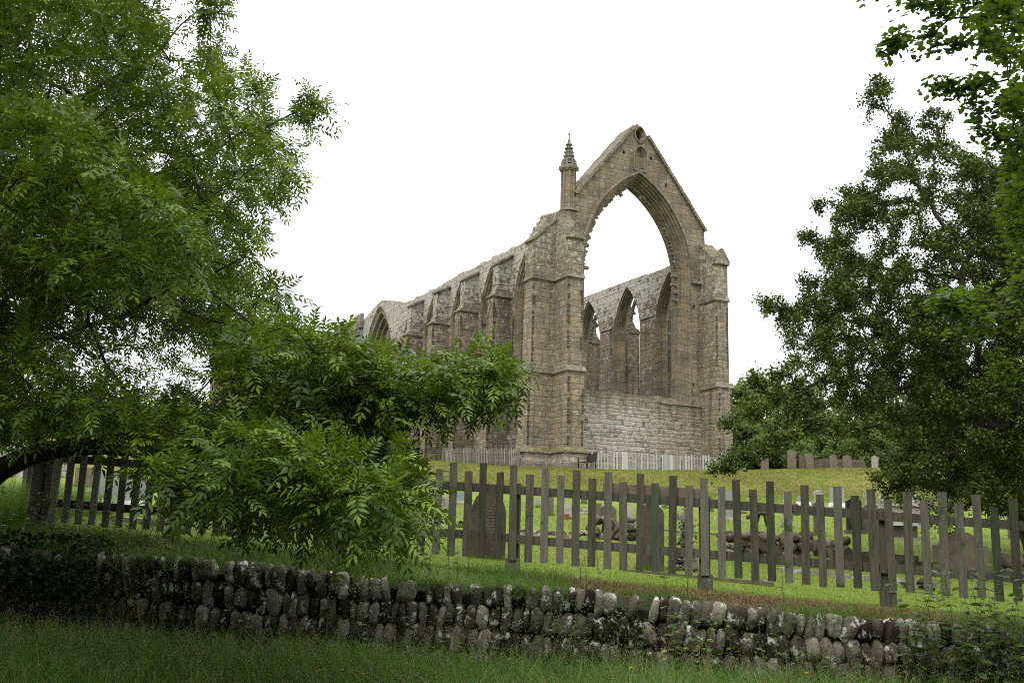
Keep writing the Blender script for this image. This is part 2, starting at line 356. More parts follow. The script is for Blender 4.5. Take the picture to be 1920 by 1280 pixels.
fieldc = k.ramp(n2, [(.3, (.012, .018, .006)), (.7, (.03, .045, .012))])
def zr(a, b, sn=.0): return k.ramp(k.math('ADD', z, k.math('MULTIPLY', k.math('SUBTRACT', n3, .5), sn)), [(a, 0.0), (b, 1.0)])
c = k.mix(zr(.08, .16), fieldc, soilc); c = k.mix(zr(.30, .50, .3), c, lawnc); c = k.mix(zr(.66, .92, .45), c, bankc)
k.bump(n2, .6, .03); TURF = k.fin(c, .95, .1)
gr = link('ground', np_mesh('ground', V, [Q], zone, smooth=True), TURF); tag(gr, 'grassy churchyard lawn rising in a bank to the ruin, rough field in front', kind='structure')

# ---------------------------------------------------------------- the priory
PR = empty('ruined_priory', BO, BYAW, 'roofless gothic priory ruin of brown stone with a huge empty pointed east window', 'ruin')

def arch_pts(cx, a, h, zs, z0, inset=0, n=14, sill=True):
    """pointed arch outline from lower left up over the apex to lower right"""
    R = (a * a + h * h) / (2 * a); c = a - R; r = R - inset
    ap = math.sqrt(max(r * r - c * c, 1e-6)); t1 = math.atan2(ap, -c)
    L = []
    for i in range(n + 1):
        t = t1 * i / n
        L.append((c + r * math.cos(t), zs + r * math.sin(t)))
    right = [(cx + x, z) for x, z in L]; left = [(cx - x, z) for x, z in reversed(L[:-1])]
    zb = z0 + (inset * .6 if sill else 0)
    return [(cx + a - inset, zb)] + right + left + [(cx - a + inset, zb)]
def rect_pts(u0, u1, z0, z1, ins=0): return [(u1 - ins, z0 + ins), (u1 - ins, z1 - ins), (u0 + ins, z1 - ins), (u0 + ins, z0 + ins)]

def wall_mesh(outer, openings, T, fn, mb=None):
    """outer outline (u, z); openings: dict(rings=[(depth, pts)...], through=bool); T thickness; fn(u, z, d) -> xyz"""
    mb = mb or MB()
    front = [outer] + [o['rings'][0][1] for o in openings]
    flat = [p for l in front for p in l]
    tr = tessellate_polygon([[Vector((u, z, 0)) for u, z in l] for l in front])
    mb.add([fn(u, z, 0) for u, z in flat], [tuple(t) for t in tr])
    back = [outer] + [o['rings'][-1][1] for o in openings if o.get('through', True)]
    flat = [p for l in back for p in l]
    tr = tessellate_polygon([[Vector((u, z, 0)) for u, z in l] for l in back])
    mb.add([fn(u, z, T) for u, z in flat], [tuple(reversed(t)) for t in tr])
    n = len(outer)
    mb.add([fn(u, z, 0) for u, z in outer] + [fn(u, z, T) for u, z in outer], [(i, (i + 1) % n, (i + 1) % n + n, i + n) for i in range(n)])
    return mb
def reveal(mb, rings, fn, close=False, arc=False):
    for (d0, p0), (d1, p1) in zip(rings[:-1], rings[1:]):
        n = len(p0); t0_ = len(mb.t); P_ = np.array(p0); al = np.concatenate([[0], np.cumsum(np.hypot(*np.diff(P_, axis=0).T))])
        mb.add([fn(u, z, d0) for u, z in p0] + [fn(u, z, d1) for u, z in p1], [(i, (i + 1) % n, (i + 1) % n + n, i + n) for i in range(n)])
        if arc: mb.t[t0_:] = list(al) * 2
    if close:
        d, p = rings[-1]; tr = tessellate_polygon([[Vector((u, z, 0)) for u, z in p]]); mb.add([fn(u, z, d) for u, z in p], [tuple(t) for t in tr])

def ragged(a, b, za, zb, step=.5, amp=.12):
    n = max(2, int(abs(b - a) / step)); out = []
    for i in range(n + 1):
        u = a + (b - a) * i / n; z = za + (zb - za) * i / n + random.uniform(-amp, amp)
        out.append((u, z))
        if i < n: out.append((u + (b - a) / n * random.uniform(.55, .9), z + random.uniform(-amp, amp) * .4))
    return out
hole = lambda u, z, s=.16, hh=.26: dict(rings=[(0, rect_pts(u - s / 2, u + s / 2, z - hh / 2, z + hh / 2)), (.4, rect_pts(u - s / 2, u + s / 2, z - hh / 2, z + hh / 2, .01))], through=False)

# east wall (local y = 0 outwards -y), thickness 1.5
EF = lambda u, z, d: (u, d, z)
CX = 5.93
orders = [(0, .02), (.03, .13), (.16, .15), (.16, .25), (.32, .28), (.32, .38), (.50, .41), (.50, .49), (.70, .52), (.70, .58), (.95, .58), (1.5, .45)]
er = [(d, arch_pts(CX, 4.1, 6.45, 17.85, 9.75, i, 22)) for d, i in orders]
outE = [(.04, 4.6), (11.8, 4.6)] + ragged(11.78, 11.2, 19.6, 20.5, .3, .06) + [(11.14, 21.28)]
ra = [(11.14, 21.32), (6.75, 26.72), (6.55, 27.12), (6.35, 27.22), (6.22, 27.42), (5.85, 27.66), (5.62, 27.52), (1.45, 22.25)]
outE += ra[1:] + [(1.3, 21.9)] + ragged(1.2, .04, 21.0, 20.6, .3, .06)
mand = dict(rings=[(0, [(CX + .09 + .35 * math.sin(t) * abs(math.sin(t)) ** .6, 26.95 - .5 * math.cos(t)) for t in np.linspace(0, 2 * PI, 17)[:-1]]),
                   (.16, [(CX + .09 + .22 * math.sin(t) * abs(math.sin(t)) ** .4, 26.95 - .38 * math.cos(t)) for t in np.linspace(0, 2 * PI, 17)[:-1]]),
                   (.7, [(CX + .09 + .19 * math.sin(t) * abs(math.sin(t)) ** .4, 26.95 - .34 * math.cos(t)) for t in np.linspace(0, 2 * PI, 17)[:-1]])], through=False)
niche = dict(rings=[(0, arch_pts(6.07, .44, .60, 25.55, 24.5, 0, 7)), (.06, arch_pts(6.07, .44, .60, 25.55, 24.5, .09, 7)), (.22, arch_pts(6.07, .44, .60, 25.55, 24.5, .12, 7))], through=False)
holesE = [hole(*q) for q in [(4.84, 25.5), (6.93, 25.5), (8.11, 23.9), (10.31, 16.1), (10.2, 11.0), (10.75, 17.9)]]
mand['rings'] = [(d, [(max(min(u, 6.5), 5.5), z_) for u, z_ in p]) for d, p in mand['rings']]
ops = [dict(rings=er), mand, niche] + holesE
mb = wall_mesh(outE, ops, 1.5, EF)
for h_ in holesE: reveal(mb, h_['rings'], EF, True)
east = mb.obj('east_gable_wall', STONE_GABLE, PR, uv=True)
mb = MB(); reveal(mb, er, EF, arc=True); am = mb.obj('window_arch', STONE_ARC, east, uv=True)
mb = MB(); reveal(mb, mand['rings'], EF, True); reveal(mb, niche['rings'], EF, True)
mb.box(5.62, 6.52, -.10, .02, 24.44, 24.55)
def ring(mb, pts_o, pts_i, d0, d1, fn):
    n = len(pts_o)
    vs = [fn(u, z, d0) for u, z in pts_o] + [fn(u, z, d0) for u, z in pts_i] + [fn(u, z, d1) for u, z in pts_o] + [fn(u, z, d1) for u, z in pts_i]
    fs = []
    for i in range(n - 1):
        fs += [(i, i + 1, n + i + 1, n + i), (i, 2 * n + i, 2 * n + i + 1, i + 1), (n + i, n + i + 1, 3 * n + i + 1, 3 * n + i), (2 * n + i, 3 * n + i, 3 * n + i + 1, 2 * n + i + 1)]
    mb.add(vs, fs)
ring(mb, arch_pts(6.07, .44, .60, 25.55, 24.5, -.09, 7, False), arch_pts(6.07, .44, .60, 25.55, 24.5, 0, 7, False), -.09, .02, EF)
tt = np.linspace(0, 2 * PI, 21)
ring(mb, [(CX + .09 + .43 * math.sin(t) * abs(math.sin(t)) ** .5, 26.95 - .60 * math.cos(t)) for t in tt], [(CX + .09 + .35 * math.sin(t) * abs(math.sin(t)) ** .5, 26.95 - .49 * math.cos(t)) for t in tt], -.09, .03, EF)
mb.obj('niche', STONE_MOLD, east, uv=True)
mb = MB()
ho = arch_pts(CX, 4.1, 6.45, 17.85, 17.8, -.14, 22, False); hi = arch_pts(CX, 4.1, 6.45, 17.85, 17.8, 0, 22, False)
ring(mb, ho, hi, -.16, .03, EF)
for s in (-1, 1): mb.box(CX + s * 4.55 - .42, CX + s * 4.55 + .42, -.18, .03, 17.62, 17.80)
mb.obj('hood_mould', STONE_CAP, east, uv=True)
# coping stones down both rakes
mb = MB()
for (p0, p1) in (((1.3, 22.1), (5.6, 27.4)), ((6.62, 26.95), (11.2, 21.3))):
    n = 30
    for i in range(n):
        t = (i + .5) / n; u = p0[0] + (p1[0] - p0[0]) * t; z_ = p0[1] + (p1[1] - p0[1]) * t
        ang = -math.atan2(p1[1] - p0[1], p1[0] - p0[0])
        Rm = Matrix.Rotation(ang + random.uniform(-.05, .05) + (.16 if p1[1] < p0[1] else -.16), 3, 'Y')
        L = math.hypot(p1[0] - p0[0], p1[1] - p0[1]) / n
        mb.box(-L * .62, L * .62, -.17, 1.62, -.05, .13 + random.uniform(-.02, .03), Rm, (u, 0, z_))
mb.obj('coping', STONE_CAP, east, uv=True)
# broken tracery cusps left on the inner order
mb = MB()
ip = arch_pts(CX, 4.1, 6.45, 17.85, 9.75, .56, 60)
for i in range(2, len(ip) - 2):
    u, z_ = ip[i]
    if z_ < 17.2: continue
    if random.random() < .30: continue
    right = u > CX
    if right and 19.8 < z_ < 22.6 and random.random() < .6: continue
    a = math.atan2(ip[i + 1][1] - ip[i - 1][1], ip[i + 1][0] - ip[i - 1][0]); L = random.uniform(.06, .15); D = random.uniform(.06, .20) * (1.8 if random.random() < .15 else 1)
    nx_, nz_ = -math.sin(a), math.cos(a)
    pts = [(u - math.cos(a) * L - nx_ * .06, z_ - math.sin(a) * L - nz_ * .06), (u + math.cos(a) * L - nx_ * .06, z_ + math.sin(a) * L - nz_ * .06),
           (u + math.cos(a) * L * .5 + nx_ * D, z_ + math.sin(a) * L * .5 + nz_ * D), (u - math.cos(a) * L * random.uniform(0, .6) + nx_ * D, z_ - math.sin(a) * L * .3 + nz_ * D)]
    mb.prism(pts, lambda uu, zz, t: (uu, t, zz), .68, .90)
for (u, z_) in ((CX - 3.36, 19.2), (CX - 3.36, 17.75), (CX + 3.36, 17.1), (CX + 3.36, 16.6), (CX + 3.34, 18.2), (CX + 3.3, 17.6)):
    m2 = MB(); m2.box(u - .2, u + .2, .66, .92, z_ - .1, z_ + .1, taper=.03); m2.obj('tracery_stump', STONE_CAP, east, uv=True)
mb.obj('cusping', STONE_CAP, east, uv=True)

# low blocking wall below the east window
mb = MB()
topl = ragged(10.78, 7.6, 9.60, 9.66, .5, .03) + ragged(7.5, 1.08, 9.78, 9.98, .35, .07)
oL = [(1.08, 4.6), (10.78, 4.6)] + topl
hl = [hole(2.26, 8.1, .22, .34), hole(6.37, 8.2, .2, .3), hole(9.18, 8.25, .2, .3)]
wall_mesh(oL, hl, .5, lambda u, z, d: (u, d - .05, z), mb)
for h_ in hl: reveal(mb, h_['rings'], lambda u, z, d: (u, d - .05, z), True)
mb.obj('blocking_wall', STONE_RUBBLE, PR, uv=True)
for i in range(13):
    u = 7.5 + i * .25; mb = MB(); mb.box(-.13, .13, -.2, .3, -.1, random.uniform(.08, .32), Matrix.Rotation(random.uniform(-.25, .25), 3, 'Y') @ Matrix.Rotation(random.uniform(-.3, .3), 3, 'Z'), (u, .12, 9.75), taper=.02); mb.obj('sill_stone', STONE_CAP, PR, uv=True)
mb = MB()
for q in ((7.6, 10.8, -.13, .03, 9.60, 9.74), (1.05, 1.6, -.08, .6, 9.9, 10.35), (1.602, 2.1, -.08, .6, 9.9, 10.12)):
    mb = MB(); mb.box(*q, taper=.02); mb.obj('sill_stone', STONE_CAP, PR, uv=True)

# corner and side buttresses
def buttress(fn, w0, w1, corner=False, top=18.75, wtop=19.5, name='buttress', up=1.2, mat=STONE, low=1.65):
    up_ = 1.5 if corner else up
    pr = [(0, 4.6), (low, 4.6), (low, 10.72), (1.53, 10.95), (1.5, 16.35), (up_, 16.35 + (1.5 - up_) * 1.4 + .25), (up_, top), (0, wtop)]
    mb = MB()
    mid = .05
    for (pp, a, b) in (([(-.3, 4.6), (low, 4.6), (low, 10.72), (1.53, 10.95), (-.3, 10.95)], w0, w1 + .06), ([(-.3, 10.95), (1.53, 10.95), (1.5, 16.35), (-.3, 16.35)], w0, w1),
                       ([(-.3, 16.35), (1.5, 16.35), (up_, 16.6 + (1.5 - up_) * 1.2), (up_, top), (.0, wtop), (-.3, wtop)], w0 + (0 if corner else .12), w1 - (0 if corner else .08))):
        mb.prism(pp, fn, a, b)
    rq = random.Random(int(w0 * 100) + int(low * 10))
    for (za, zb_, p_, a_, b_) in ((6.4, 10.6, low, w0, w1 + .06), (11.0, 16.2, 1.52, w0, w1)):
        z_ = za
        while z_ < zb_ - .3:
            for side_ in (0, 1):
                if rq.random() < .16: continue
                if side_ and not (fn is fnE): continue
                ww = rq.uniform(.10, .2)
                if fn is fnE: t0, t1 = (a_ + .012, a_ + .012 + ww) if side_ == 0 else (b_ - ww - .012, b_ - .012); q = [(p_ + .004, z_), (p_ + .004, z_ + .265), (p_ - .05, z_ + .265), (p_ - .05, z_)]; mb.prism(q, fn, t0, t1, tint=1)
                else: q = [(p_ - .012, z_), (p_ - .012, z_ + .265), (p_ - .012 - ww, z_ + .265), (p_ - .012 - ww, z_)]; mb.prism(q, fn, a_ - .004, a_ + .05, tint=1)
            z_ += .31
    o = mb.obj(name, mat, PR, uv=True)
    mb = MB()
    e = .10
    for z_, p_ in ((16.30, 1.5), (10.70, low)):
        q = [(-.1, z_), (p_ + e, z_ + .02), (p_ + e, z_ + .09), (p_ - .06 if corner else p_ - .2, z_ + .36), (-.1, z_ + .36)]
        mb.prism(q, fn, w0 - e, w1 + e + (.06 if z_ < 12 else 0)); mb.obj('string_course', STONE_CAP, o, uv=True); mb = MB()
    mb.prism([(-.05, wtop + .02), (up_ + .05, top - .02), (up_ + .12, top - .02), (up_ + .10, top + .12), (-.05, wtop + .16)], fn, w0 - .07, w1 + .05)
    mb.obj('weathering', STONE_CAP, o, uv=True)
    return o
fnS = lambda p, z, t: (-.2 - p + .2, t, z)        # projects to the south (-x) from x = 0
fnE = lambda p, z, t: (t, -p, z)
fnN = lambda p, z, t: (11.5 + p, t, z)
b_se_s = buttress(fnS, 0.0, 1.08, True, 18.72, 20.2, low=1.68)
b_se_e = buttress(fnE, 0.0, 1.05, True, 18.80, 20.3, low=1.68)
b_ne_e = buttress(fnE, 10.80, 11.82, True, 18.80, 20.3, low=1.72, mat=STONE)
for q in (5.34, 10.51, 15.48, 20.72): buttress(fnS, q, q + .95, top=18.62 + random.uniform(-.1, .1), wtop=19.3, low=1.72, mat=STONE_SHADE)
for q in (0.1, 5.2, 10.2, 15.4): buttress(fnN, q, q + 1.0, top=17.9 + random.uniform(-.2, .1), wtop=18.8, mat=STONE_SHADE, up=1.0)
# gablets on the two east-facing buttresses
for (x0, x1) in ((0.0, 1.05), (10.80, 11.82)):
    mb = MB(); xm = (x0 + x1) / 2
    mb.prism([(x0 - .1, 18.7), (x1 + .1, 18.7), (x1 + .06, 18.95), (xm + .08, 19.68), (xm, 19.8), (xm - .08, 19.68), (x0 - .06, 18.95)], lambda u, z, t: (u, t, z), -1.62, -1.25)
    mb.prism([(x0 + .12, 18.75), (x1 - .12, 18.75), (xm, 19.4)], lambda u, z, t: (u, t, z), -1.66, -1.62)
    for i in range(7):
        for s in (-1, 1):
            u = xm + s * (.58 - .085 * i); mb.box(u - .05, u + .05, -1.66, -1.5, 18.9 + i * .125, 19.0 + i * .125)
    mb.obj('gablet', STONE_CAP, b_se_e if x0 < 5 else b_ne_e, uv=True)
# plinth of the south-east corner with two moulded steps
mb = MB()
for (z0, z1, e0, e1) in ((4.6, 5.42, .36, .36), (5.42, 5.72, .36, .24), (5.72, 6.0, .22, .22), (6.0, 6.12, .30, .30), (6.12, 6.35, .28, .04)):
    for (x0, x1, y0, y1) in ((-1.68, .0, 0.0, 1.08), (0.0, 1.05, -1.68, .1)):
        vs = [(x0 - e0, y0 - e0, z0), (x1 + e0, y0 - e0, z0), (x1 + e0, y1 + e0, z0), (x0 - e0, y1 + e0, z0), (x0 - e1, y0 - e1, z1), (x1 + e1, y0 - e1, z1), (x1 + e1, y1 + e1, z1), (x0 - e1, y1 + e1, z1)]
        vs = [(v[0] + (.0013 if x0 > -1 else 0), v[1], v[2] + (.0031 if x0 > -1 else 0)) for v in vs]
        mb.add(vs, [(0, 3, 2, 1), (4, 5, 6, 7), (0, 1, 5, 4), (1, 2, 6, 5), (2, 3, 7, 6), (3, 0, 4, 7)])
mb.obj('plinth', STONE_CAP, PR, uv=True)
# ragged heads of the corner piers
def cap_block(pts, fn, a, b, name, mat=STONE_SHADE):
    mb = MB(); mb.prism(pts, fn, a, b); mb.obj(name, mat, PR, uv=True)
cap_block([(.1, 18.3), (.1, 19.5)] + [(-.85, 20.25), (-.55, 20.45), (-.3, 20.35), (-.1, 20.62)] + [(-.1, 18.3)], lambda u, z, t: (u if u < .05 else u, t, z), .02, 1.0, 'pier_head') if False else None
mb = MB()
mb.prism([(-1.46, 18.6), (-1.42, 18.95), (-1.3, 19.0), (-1.28, 19.35), (-1.12, 19.38), (-1.06, 19.8), (-.86, 19.85), (-.84, 20.15), (-.62, 20.2), (-.55, 20.48), (-.38, 20.42), (-.30, 20.25), (-.12, 20.3), (-.02, 20.62), (.25, 20.58), (.3, 20.8), (.7, 20.9), (.9, 18.6)], lambda u, z, t: (u, t, z), .03, 1.04); mb.obj('pier_head', STONE, PR, uv=True); mb = MB()
mb.prism([(-1.52, 18.7), (-1.2, 19.1), (-.95, 19.5), (-.6, 19.9), (-.2, 20.3), (.2, 20.6), (.3, 18.6)], lambda u, z, t: (t, u, z), .02, 1.02); mb.obj('pier_head', STONE, PR, uv=True); mb = MB()
mb.prism([(-1.4, 18.7), (-1.0, 19.45), (-.7, 19.75), (-.4, 20.1), (.05, 20.35), (.2, 18.6)], lambda u, z, t: (t, u, z), 10.82, 11.8)
mb.obj('pier_head', STONE, PR, uv=True)
for j in range(26):     # loose blocks on the broken heads
    u = random.uniform(-1.3, .5); z_ = 19.0 + (u + 1.3) * 1.0 + random.uniform(-.1, .05)
    s_ = random.uniform(.10, .22); mb = MB(); mb.box(-s_, s_, -s_, s_, -s_ * .6, s_ * .6, Matrix.Rotation(random.uniform(-.3, .3), 3, 'Y') @ Matrix.Rotation(random.uniform(0, 3), 3, 'Z'), (u, random.uniform(.1, .95), min(z_, 20.7)), taper=.03); mb.obj('loose_block', STONE_CAP, PR, uv=True)

# pinnacle
def octa(mb, cx, cy, r0, r1, z0, z1, n=8, ph=PI / 8):
    vs = [(cx + r0 * math.cos(ph + 2 * PI * i / n), cy + r0 * math.sin(ph + 2 * PI * i / n), z0) for i in range(n)] + [(cx + r1 * math.cos(ph + 2 * PI * i / n), cy + r1 * math.sin(ph + 2 * PI * i / n), z1) for i in range(n)]
    mb.add(vs, [(i, (i + 1) % n, (i + 1) % n + n, i + n) for i in range(n)] + [tuple(range(n - 1, -1, -1)), tuple(range(n, 2 * n))])
mb = MB(); px_, py_ = 1.02, .40
octa(mb, px_, py_, .56, .54, 19.4, 20.95); octa(mb, px_, py_, .66, .48, 20.95, 21.15)
octa(mb, px_, py_, .40, .39, 21.15, 23.62)
for i in range(8):
    a = PI / 8 + 2 * PI * i / 8
    octa(mb, px_ + .42 * math.cos(a), py_ + .42 * math.sin(a), .07, .07, 21.15, 23.6, 6)
octa(mb, px_, py_, .50, .54, 23.6, 23.74)
pin = mb.obj('pinnacle', STONE_MOLD, PR, uv=True)
mb = MB(); octa(mb, px_, py_, .36, .08, 23.74, 25.6); octa(mb, px_, py_, .10, .02, 25.6, 25.95); octa(mb, px_, py_, .07, .07, 26.0, 26.1)
mb.tube([(px_, py_, 25.8), (px_, py_, 26.15)], .015, 5)
for i in range(8):
    a = PI / 8 + 2 * PI * i / 8
    for j in range(7):
        t = j / 7; r = .36 - .27 * t + .05; z_ = 23.85 + 1.75 * t
        s = .075 - .035 * t
        mb.box(-s, s, -s, s, -s * .7, s * .9, Matrix.Rotation(a, 3, 'Z'), (px_ + r * math.cos(a), py_ + r * math.sin(a), z_))
    x_, y_ = px_ + .54 * math.cos(a), py_ + .54 * math.sin(a)
    mb.box(-.09, .09, -.09, .09, -.1, .12, Matrix.Rotation(a, 3, 'Z'), (x_, y_, 23.78))
    mb.prism([(-.16, 23.72), (.16, 23.72), (0, 24.3)], (lambda a: lambda u, z, t: (px_ + t * math.cos(a + PI / 8) - u * math.sin(a + PI / 8), py_ + t * math.sin(a + PI / 8) + u * math.cos(a + PI / 8), z))(a), .32, .50)
mb.obj('spire', STONE_CAP, pin, uv=True)

# long walls
morders = [(0, .0), (.10, .07), (.10, .17), (.24, .20), (.24, .30), (.38, .33), (.38, .43), (.52, .46), (.52, .55), (.68, .58), (.68, .68), (1.5, .72)]
def side_wall(name, fn, wins, outer, mat, holes=(), side=1, tracery=False, orders=morders):
    ops_ = []
    for (cx, a, h, zs, z0, thr) in wins:
        rr = [(d, arch_pts(cx, a, h, zs, z0, i, 12)) for d, i in (orders if a < 3 else [(0, 0), (.2, .28), (.2, .55), (.5, .62), (.5, .95), (.8, 1.0), (.8, 1.35), (1.1, 1.4), (1.1, 1.7), (1.2, 1.7), (1.25, 1.75)])]
        if not thr: rr = rr[:-1] + [(1.0, rr[-2][1])]
        ops_.append(dict(rings=rr, through=thr))
    hs = [hole(*q) for q in holes]
    mb = wall_mesh(outer, ops_ + hs, orders[-1][0], fn)
    for h_ in hs: reveal(mb, h_['rings'], fn, True)
    o = mb.obj(name, mat, PR, uv=True)
    for op in ops_:
        mb = MB(); reveal(mb, op['rings'], fn, not op['through'], True)
        (cx, a, h, zs, z0, thr) = wins[ops_.index(op)]
        if tracery and a < 3:
            ipt = arch_pts(cx, a, h, zs, z0, .66, 26)
            for i in range(2, len(ipt) - 2):
                u, z_ = ipt[i]
                if z_ < zs - 1.2 or random.random() < .35: continue
                s = random.uniform(.05, .16); mb.box(u - s, u + s, *((0, 0)), z_ - s, z_ + s) if False else None
                q = [fn(u - s, z_ - s, .72), fn(u + s, z_ - s * .6, .72), fn(u + s * .7, z_ + s, .72), fn(u - s * .6, z_ + s * .8, .72), fn(u - s, z_ - s, .95), fn(u + s, z_ - s * .6, .95), fn(u + s * .7, z_ + s, .95), fn(u - s * .6, z_ + s * .8, .95)]
                mb.add(q, [(0, 1, 2, 3), (4, 7, 6, 5), (0, 4, 5, 1), (1, 5, 6, 2), (2, 6, 7, 3), (3, 7, 4, 0)])
        mb.obj('window_moulding', STONE_ARC, o, uv=True)
    return o
random.seed(11)
topS = [(43.2, 20.2)] + [(43.0, 20.9), (41, 21.1), (41, 20.5), (39.4, 20.4), (39.4, 20.9), (37.4, 20.8), (37.4, 20.3), (36.0, 20.3), (34.8, 20.5), (33.2, 20.9)] + [(31.9, 21.1), (31.3, 21.25), (30.6, 21.2), (29.4, 20.95), (28.0, 20.65), (26.6, 20.15), (25.8, 19.95)] + ragged(25.4, 1.1, 19.85, 19.75, .9, .09)
outS = [(43.2, 4.6)] + topS + [(1.1, 4.6)]
winsS = [(3.2, 1.92, 3.9, 15.5, 10.6, True), (8.38, 1.92, 3.95, 15.5, 10.6, True), (13.48, 1.9, 3.95, 15.5, 10.6, True), (18.6, 1.9, 3.95, 15.5, 10.6, True), (23.6, 1.7, 3.7, 15.5, 10.6, True), (31.45, 3.75, 5.45, 15.4, 5.0, False)]
fS = lambda u, z, d: (-.2 + d, u, z)
big = dict
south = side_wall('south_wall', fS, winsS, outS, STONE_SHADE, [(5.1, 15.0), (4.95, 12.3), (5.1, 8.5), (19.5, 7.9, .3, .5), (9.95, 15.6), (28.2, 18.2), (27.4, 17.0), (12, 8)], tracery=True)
mb = MB(); mb.tube([(-.32, 35.75, 14), (-.32, 35.75, 20.0)], .06, 8); mb.box(-.47, -.205, 35.6, 35.9, 19.9, 20.15); mb.box(-.44, -.206, 35.65, 35.85, 18.9, 19.3); mb.obj('drainpipe', PIPE, south)
# parapet with corbels west of it
mb = MB()
for (a, b, z0, z1, x) in ((35.6, 37.6, 19.6, 20.9, -.55), (37.6, 41.5, 19.5, 20.3, -.65), (41.5, 43.4, 19.5, 21.0, -.6), (38.2, 39.5, 20.3, 20.7, -.5)):
    mb.box(x, -.21, a, b, z0, z1)
for i in range(14): mb.box(-.6, -.205, 35.9 + i * .5, 36.1 + i * .5, 18.95, 19.5)
mb.obj('parapet', STONE_CAP, PR, uv=True)
# transept wall running south
fT = lambda u, z, d: (u, 36.4 + d, z)
outT = [(-1.0, 4.6)] + ragged(-1.0, -13, 19.0, 19.1, .8, .05) + [(-13, 4.6)]
tw = [(-9.0, .75, 1.3, 17.0, 15.0, True)]
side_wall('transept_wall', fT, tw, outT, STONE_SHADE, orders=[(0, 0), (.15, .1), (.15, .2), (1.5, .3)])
# north wall: seen from inside through the east window
fN = lambda u, z, d: (10.5 + d, u, z)
random.seed(5)
outN = [(30, 4.6)] + ragged(30, 1.2, 19.75, 19.5, 2.0, .04) + [(1.2, 4.6)]
winsN = [(3.0, 1.62, 3.55, 15.6, 9.9, True), (8.2, 1.72, 3.6, 15.6, 9.9, True), (13.5, 1.72, 3.6, 15.6, 9.9, True), (18.7, 1.7, 3.6, 15.6, 9.9, True), (23.9, 1.7, 3.6, 15.6, 9.9, True)]
norders = [(0, .0), (.10, .04), (.10, .11), (.24, .13), (.24, .20), (.40, .22), (.40, .28), (.62, .30), (.70, .28), (1.0, .05)]
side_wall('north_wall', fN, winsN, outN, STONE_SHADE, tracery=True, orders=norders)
mb = MB()
for (a, b) in ((4.75, 6.35), (10.05, 11.65), (15.35, 16.9)):
    mb.prism([(10.42, 16.38), (10.52, 16.38), (10.52, 16.62), (10.44, 16.5)], lambda u, z, t: (u, t, z), a, b)
mb.obj('inner_set_off', STONE_CAP, PR, uv=True)
tf = np.random.default_rng(4); n_t = 900
tu = np.concatenate([np.stack([tf.uniform(-.9, .6, n_t // 2), tf.uniform(.1, 1.0, n_t // 2), np.full(n_t // 2, 0.)], -1)]); tu[:, 2] = 20.25 + (tu[:, 0] + .9) * .35
TUFT = tu
# west end closing wall and a broken stub of a chapel on the south side
fW = lambda u, z, d: (u, 42.5 + d, z)
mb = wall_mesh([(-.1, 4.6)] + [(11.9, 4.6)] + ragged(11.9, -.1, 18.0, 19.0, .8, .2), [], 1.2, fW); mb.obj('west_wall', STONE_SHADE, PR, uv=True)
mb = MB()
mb.prism([(-1.5, 4.6), (-4.4, 4.6), (-4.3, 6.4), (-3.9, 6.6), (-3.7, 7.3), (-3.2, 7.5), (-3.0, 8.6), (-2.5, 8.9), (-2.3, 9.8), (-1.5, 10.1)], lambda u, z, t: (u, t, z), 17.4, 18.6)
mb.box(-2.6, -.1, 18.6, 20.7, 4.6, 8.7)
mb.obj('chapel_stub', STONE, PR, uv=True)

# ---------------------------------------------------------------- fences
def paling_fence(name, P0, P1, label, group, h=1.0, n=40, pw=.075, gap=None, posts=6, mat=WOOD_PALE, rails=(.28, .78), solid=()):
    """posts, rails and pickets between two world points, following the ground"""
    P0 = np.array(P0); P1 = np.array(P1); d = P1 - P0; L = np.hypot(d[0], d[1]); ang = math.atan2(d[1], d[0])
    f = empty(name, P0, ang, label, 'fence', group)
    zat = lambda u: float(d[2] * u / L)
    for i in range(posts):
        u = L * i / (posts - 1); mb = MB(); mb.box(u - .06, u + .06, -.0, .12, zat(u) - .3, zat(u) + h * 1.02, tint=random.uniform(.3, .7)); mb.obj('post', mat, f)
    for r in rails:
        mb = MB(); mb.add([(0, -.045, zat(0) + h * r - .05), (L, -.045, zat(L) + h * r - .05), (L, -.002, zat(L) + h * r - .05), (0, -.002, zat(0) + h * r - .05),
                           (0, -.045, zat(0) + h * r + .04), (L, -.045, zat(L) + h * r + .04), (L, -.002, zat(L) + h * r + .04), (0, -.002, zat(0) + h * r + .04)],
                          [(0, 3, 2, 1), (4, 5, 6, 7), (0, 1, 5, 4), (1, 2, 6, 5), (2, 3, 7, 6), (3, 0, 4, 7)], .4); mb.obj('rail', mat, f)
    for i in range(n):
        u = L * (i + .5) / n; hh = h * random.uniform(.92, 1.03)
        w2 = pw / 2
        if any(a <= u / L <= b for a, b in solid): w2 = L / n / 2 - .006
        mb = MB(); T = (u, -.072, zat(u) + .04)
        vs = [(-w2, 0), (w2, 0), (w2, hh - .06), (0, hh), (-w2, hh - .06)]
        R = Matrix.Rotation(random.uniform(-.015, .015), 3, 'Y')
        mb.prism(vs, lambda a, b, t: tuple(R @ Vector((a, t, b)) + Vector(T)), -.012, .012, tint=random.uniform(.2, .9)); mb.obj('picket', mat, f)
    return f
def onb(x, y): P = bw(x, y, 0); P[2] = float(ground(P[0], P[1])) ; return P
def onz(x, y, z): return bw(x, y, z)
paling_fence('paling_fence', onz(-2.3, 10.7, 5.95), onz(-2.3, -.1, 5.22), 'short grey paling fence along the foot of the south wall', None, .93, 48, .07, posts=6, mat=WOOD_GREYF)
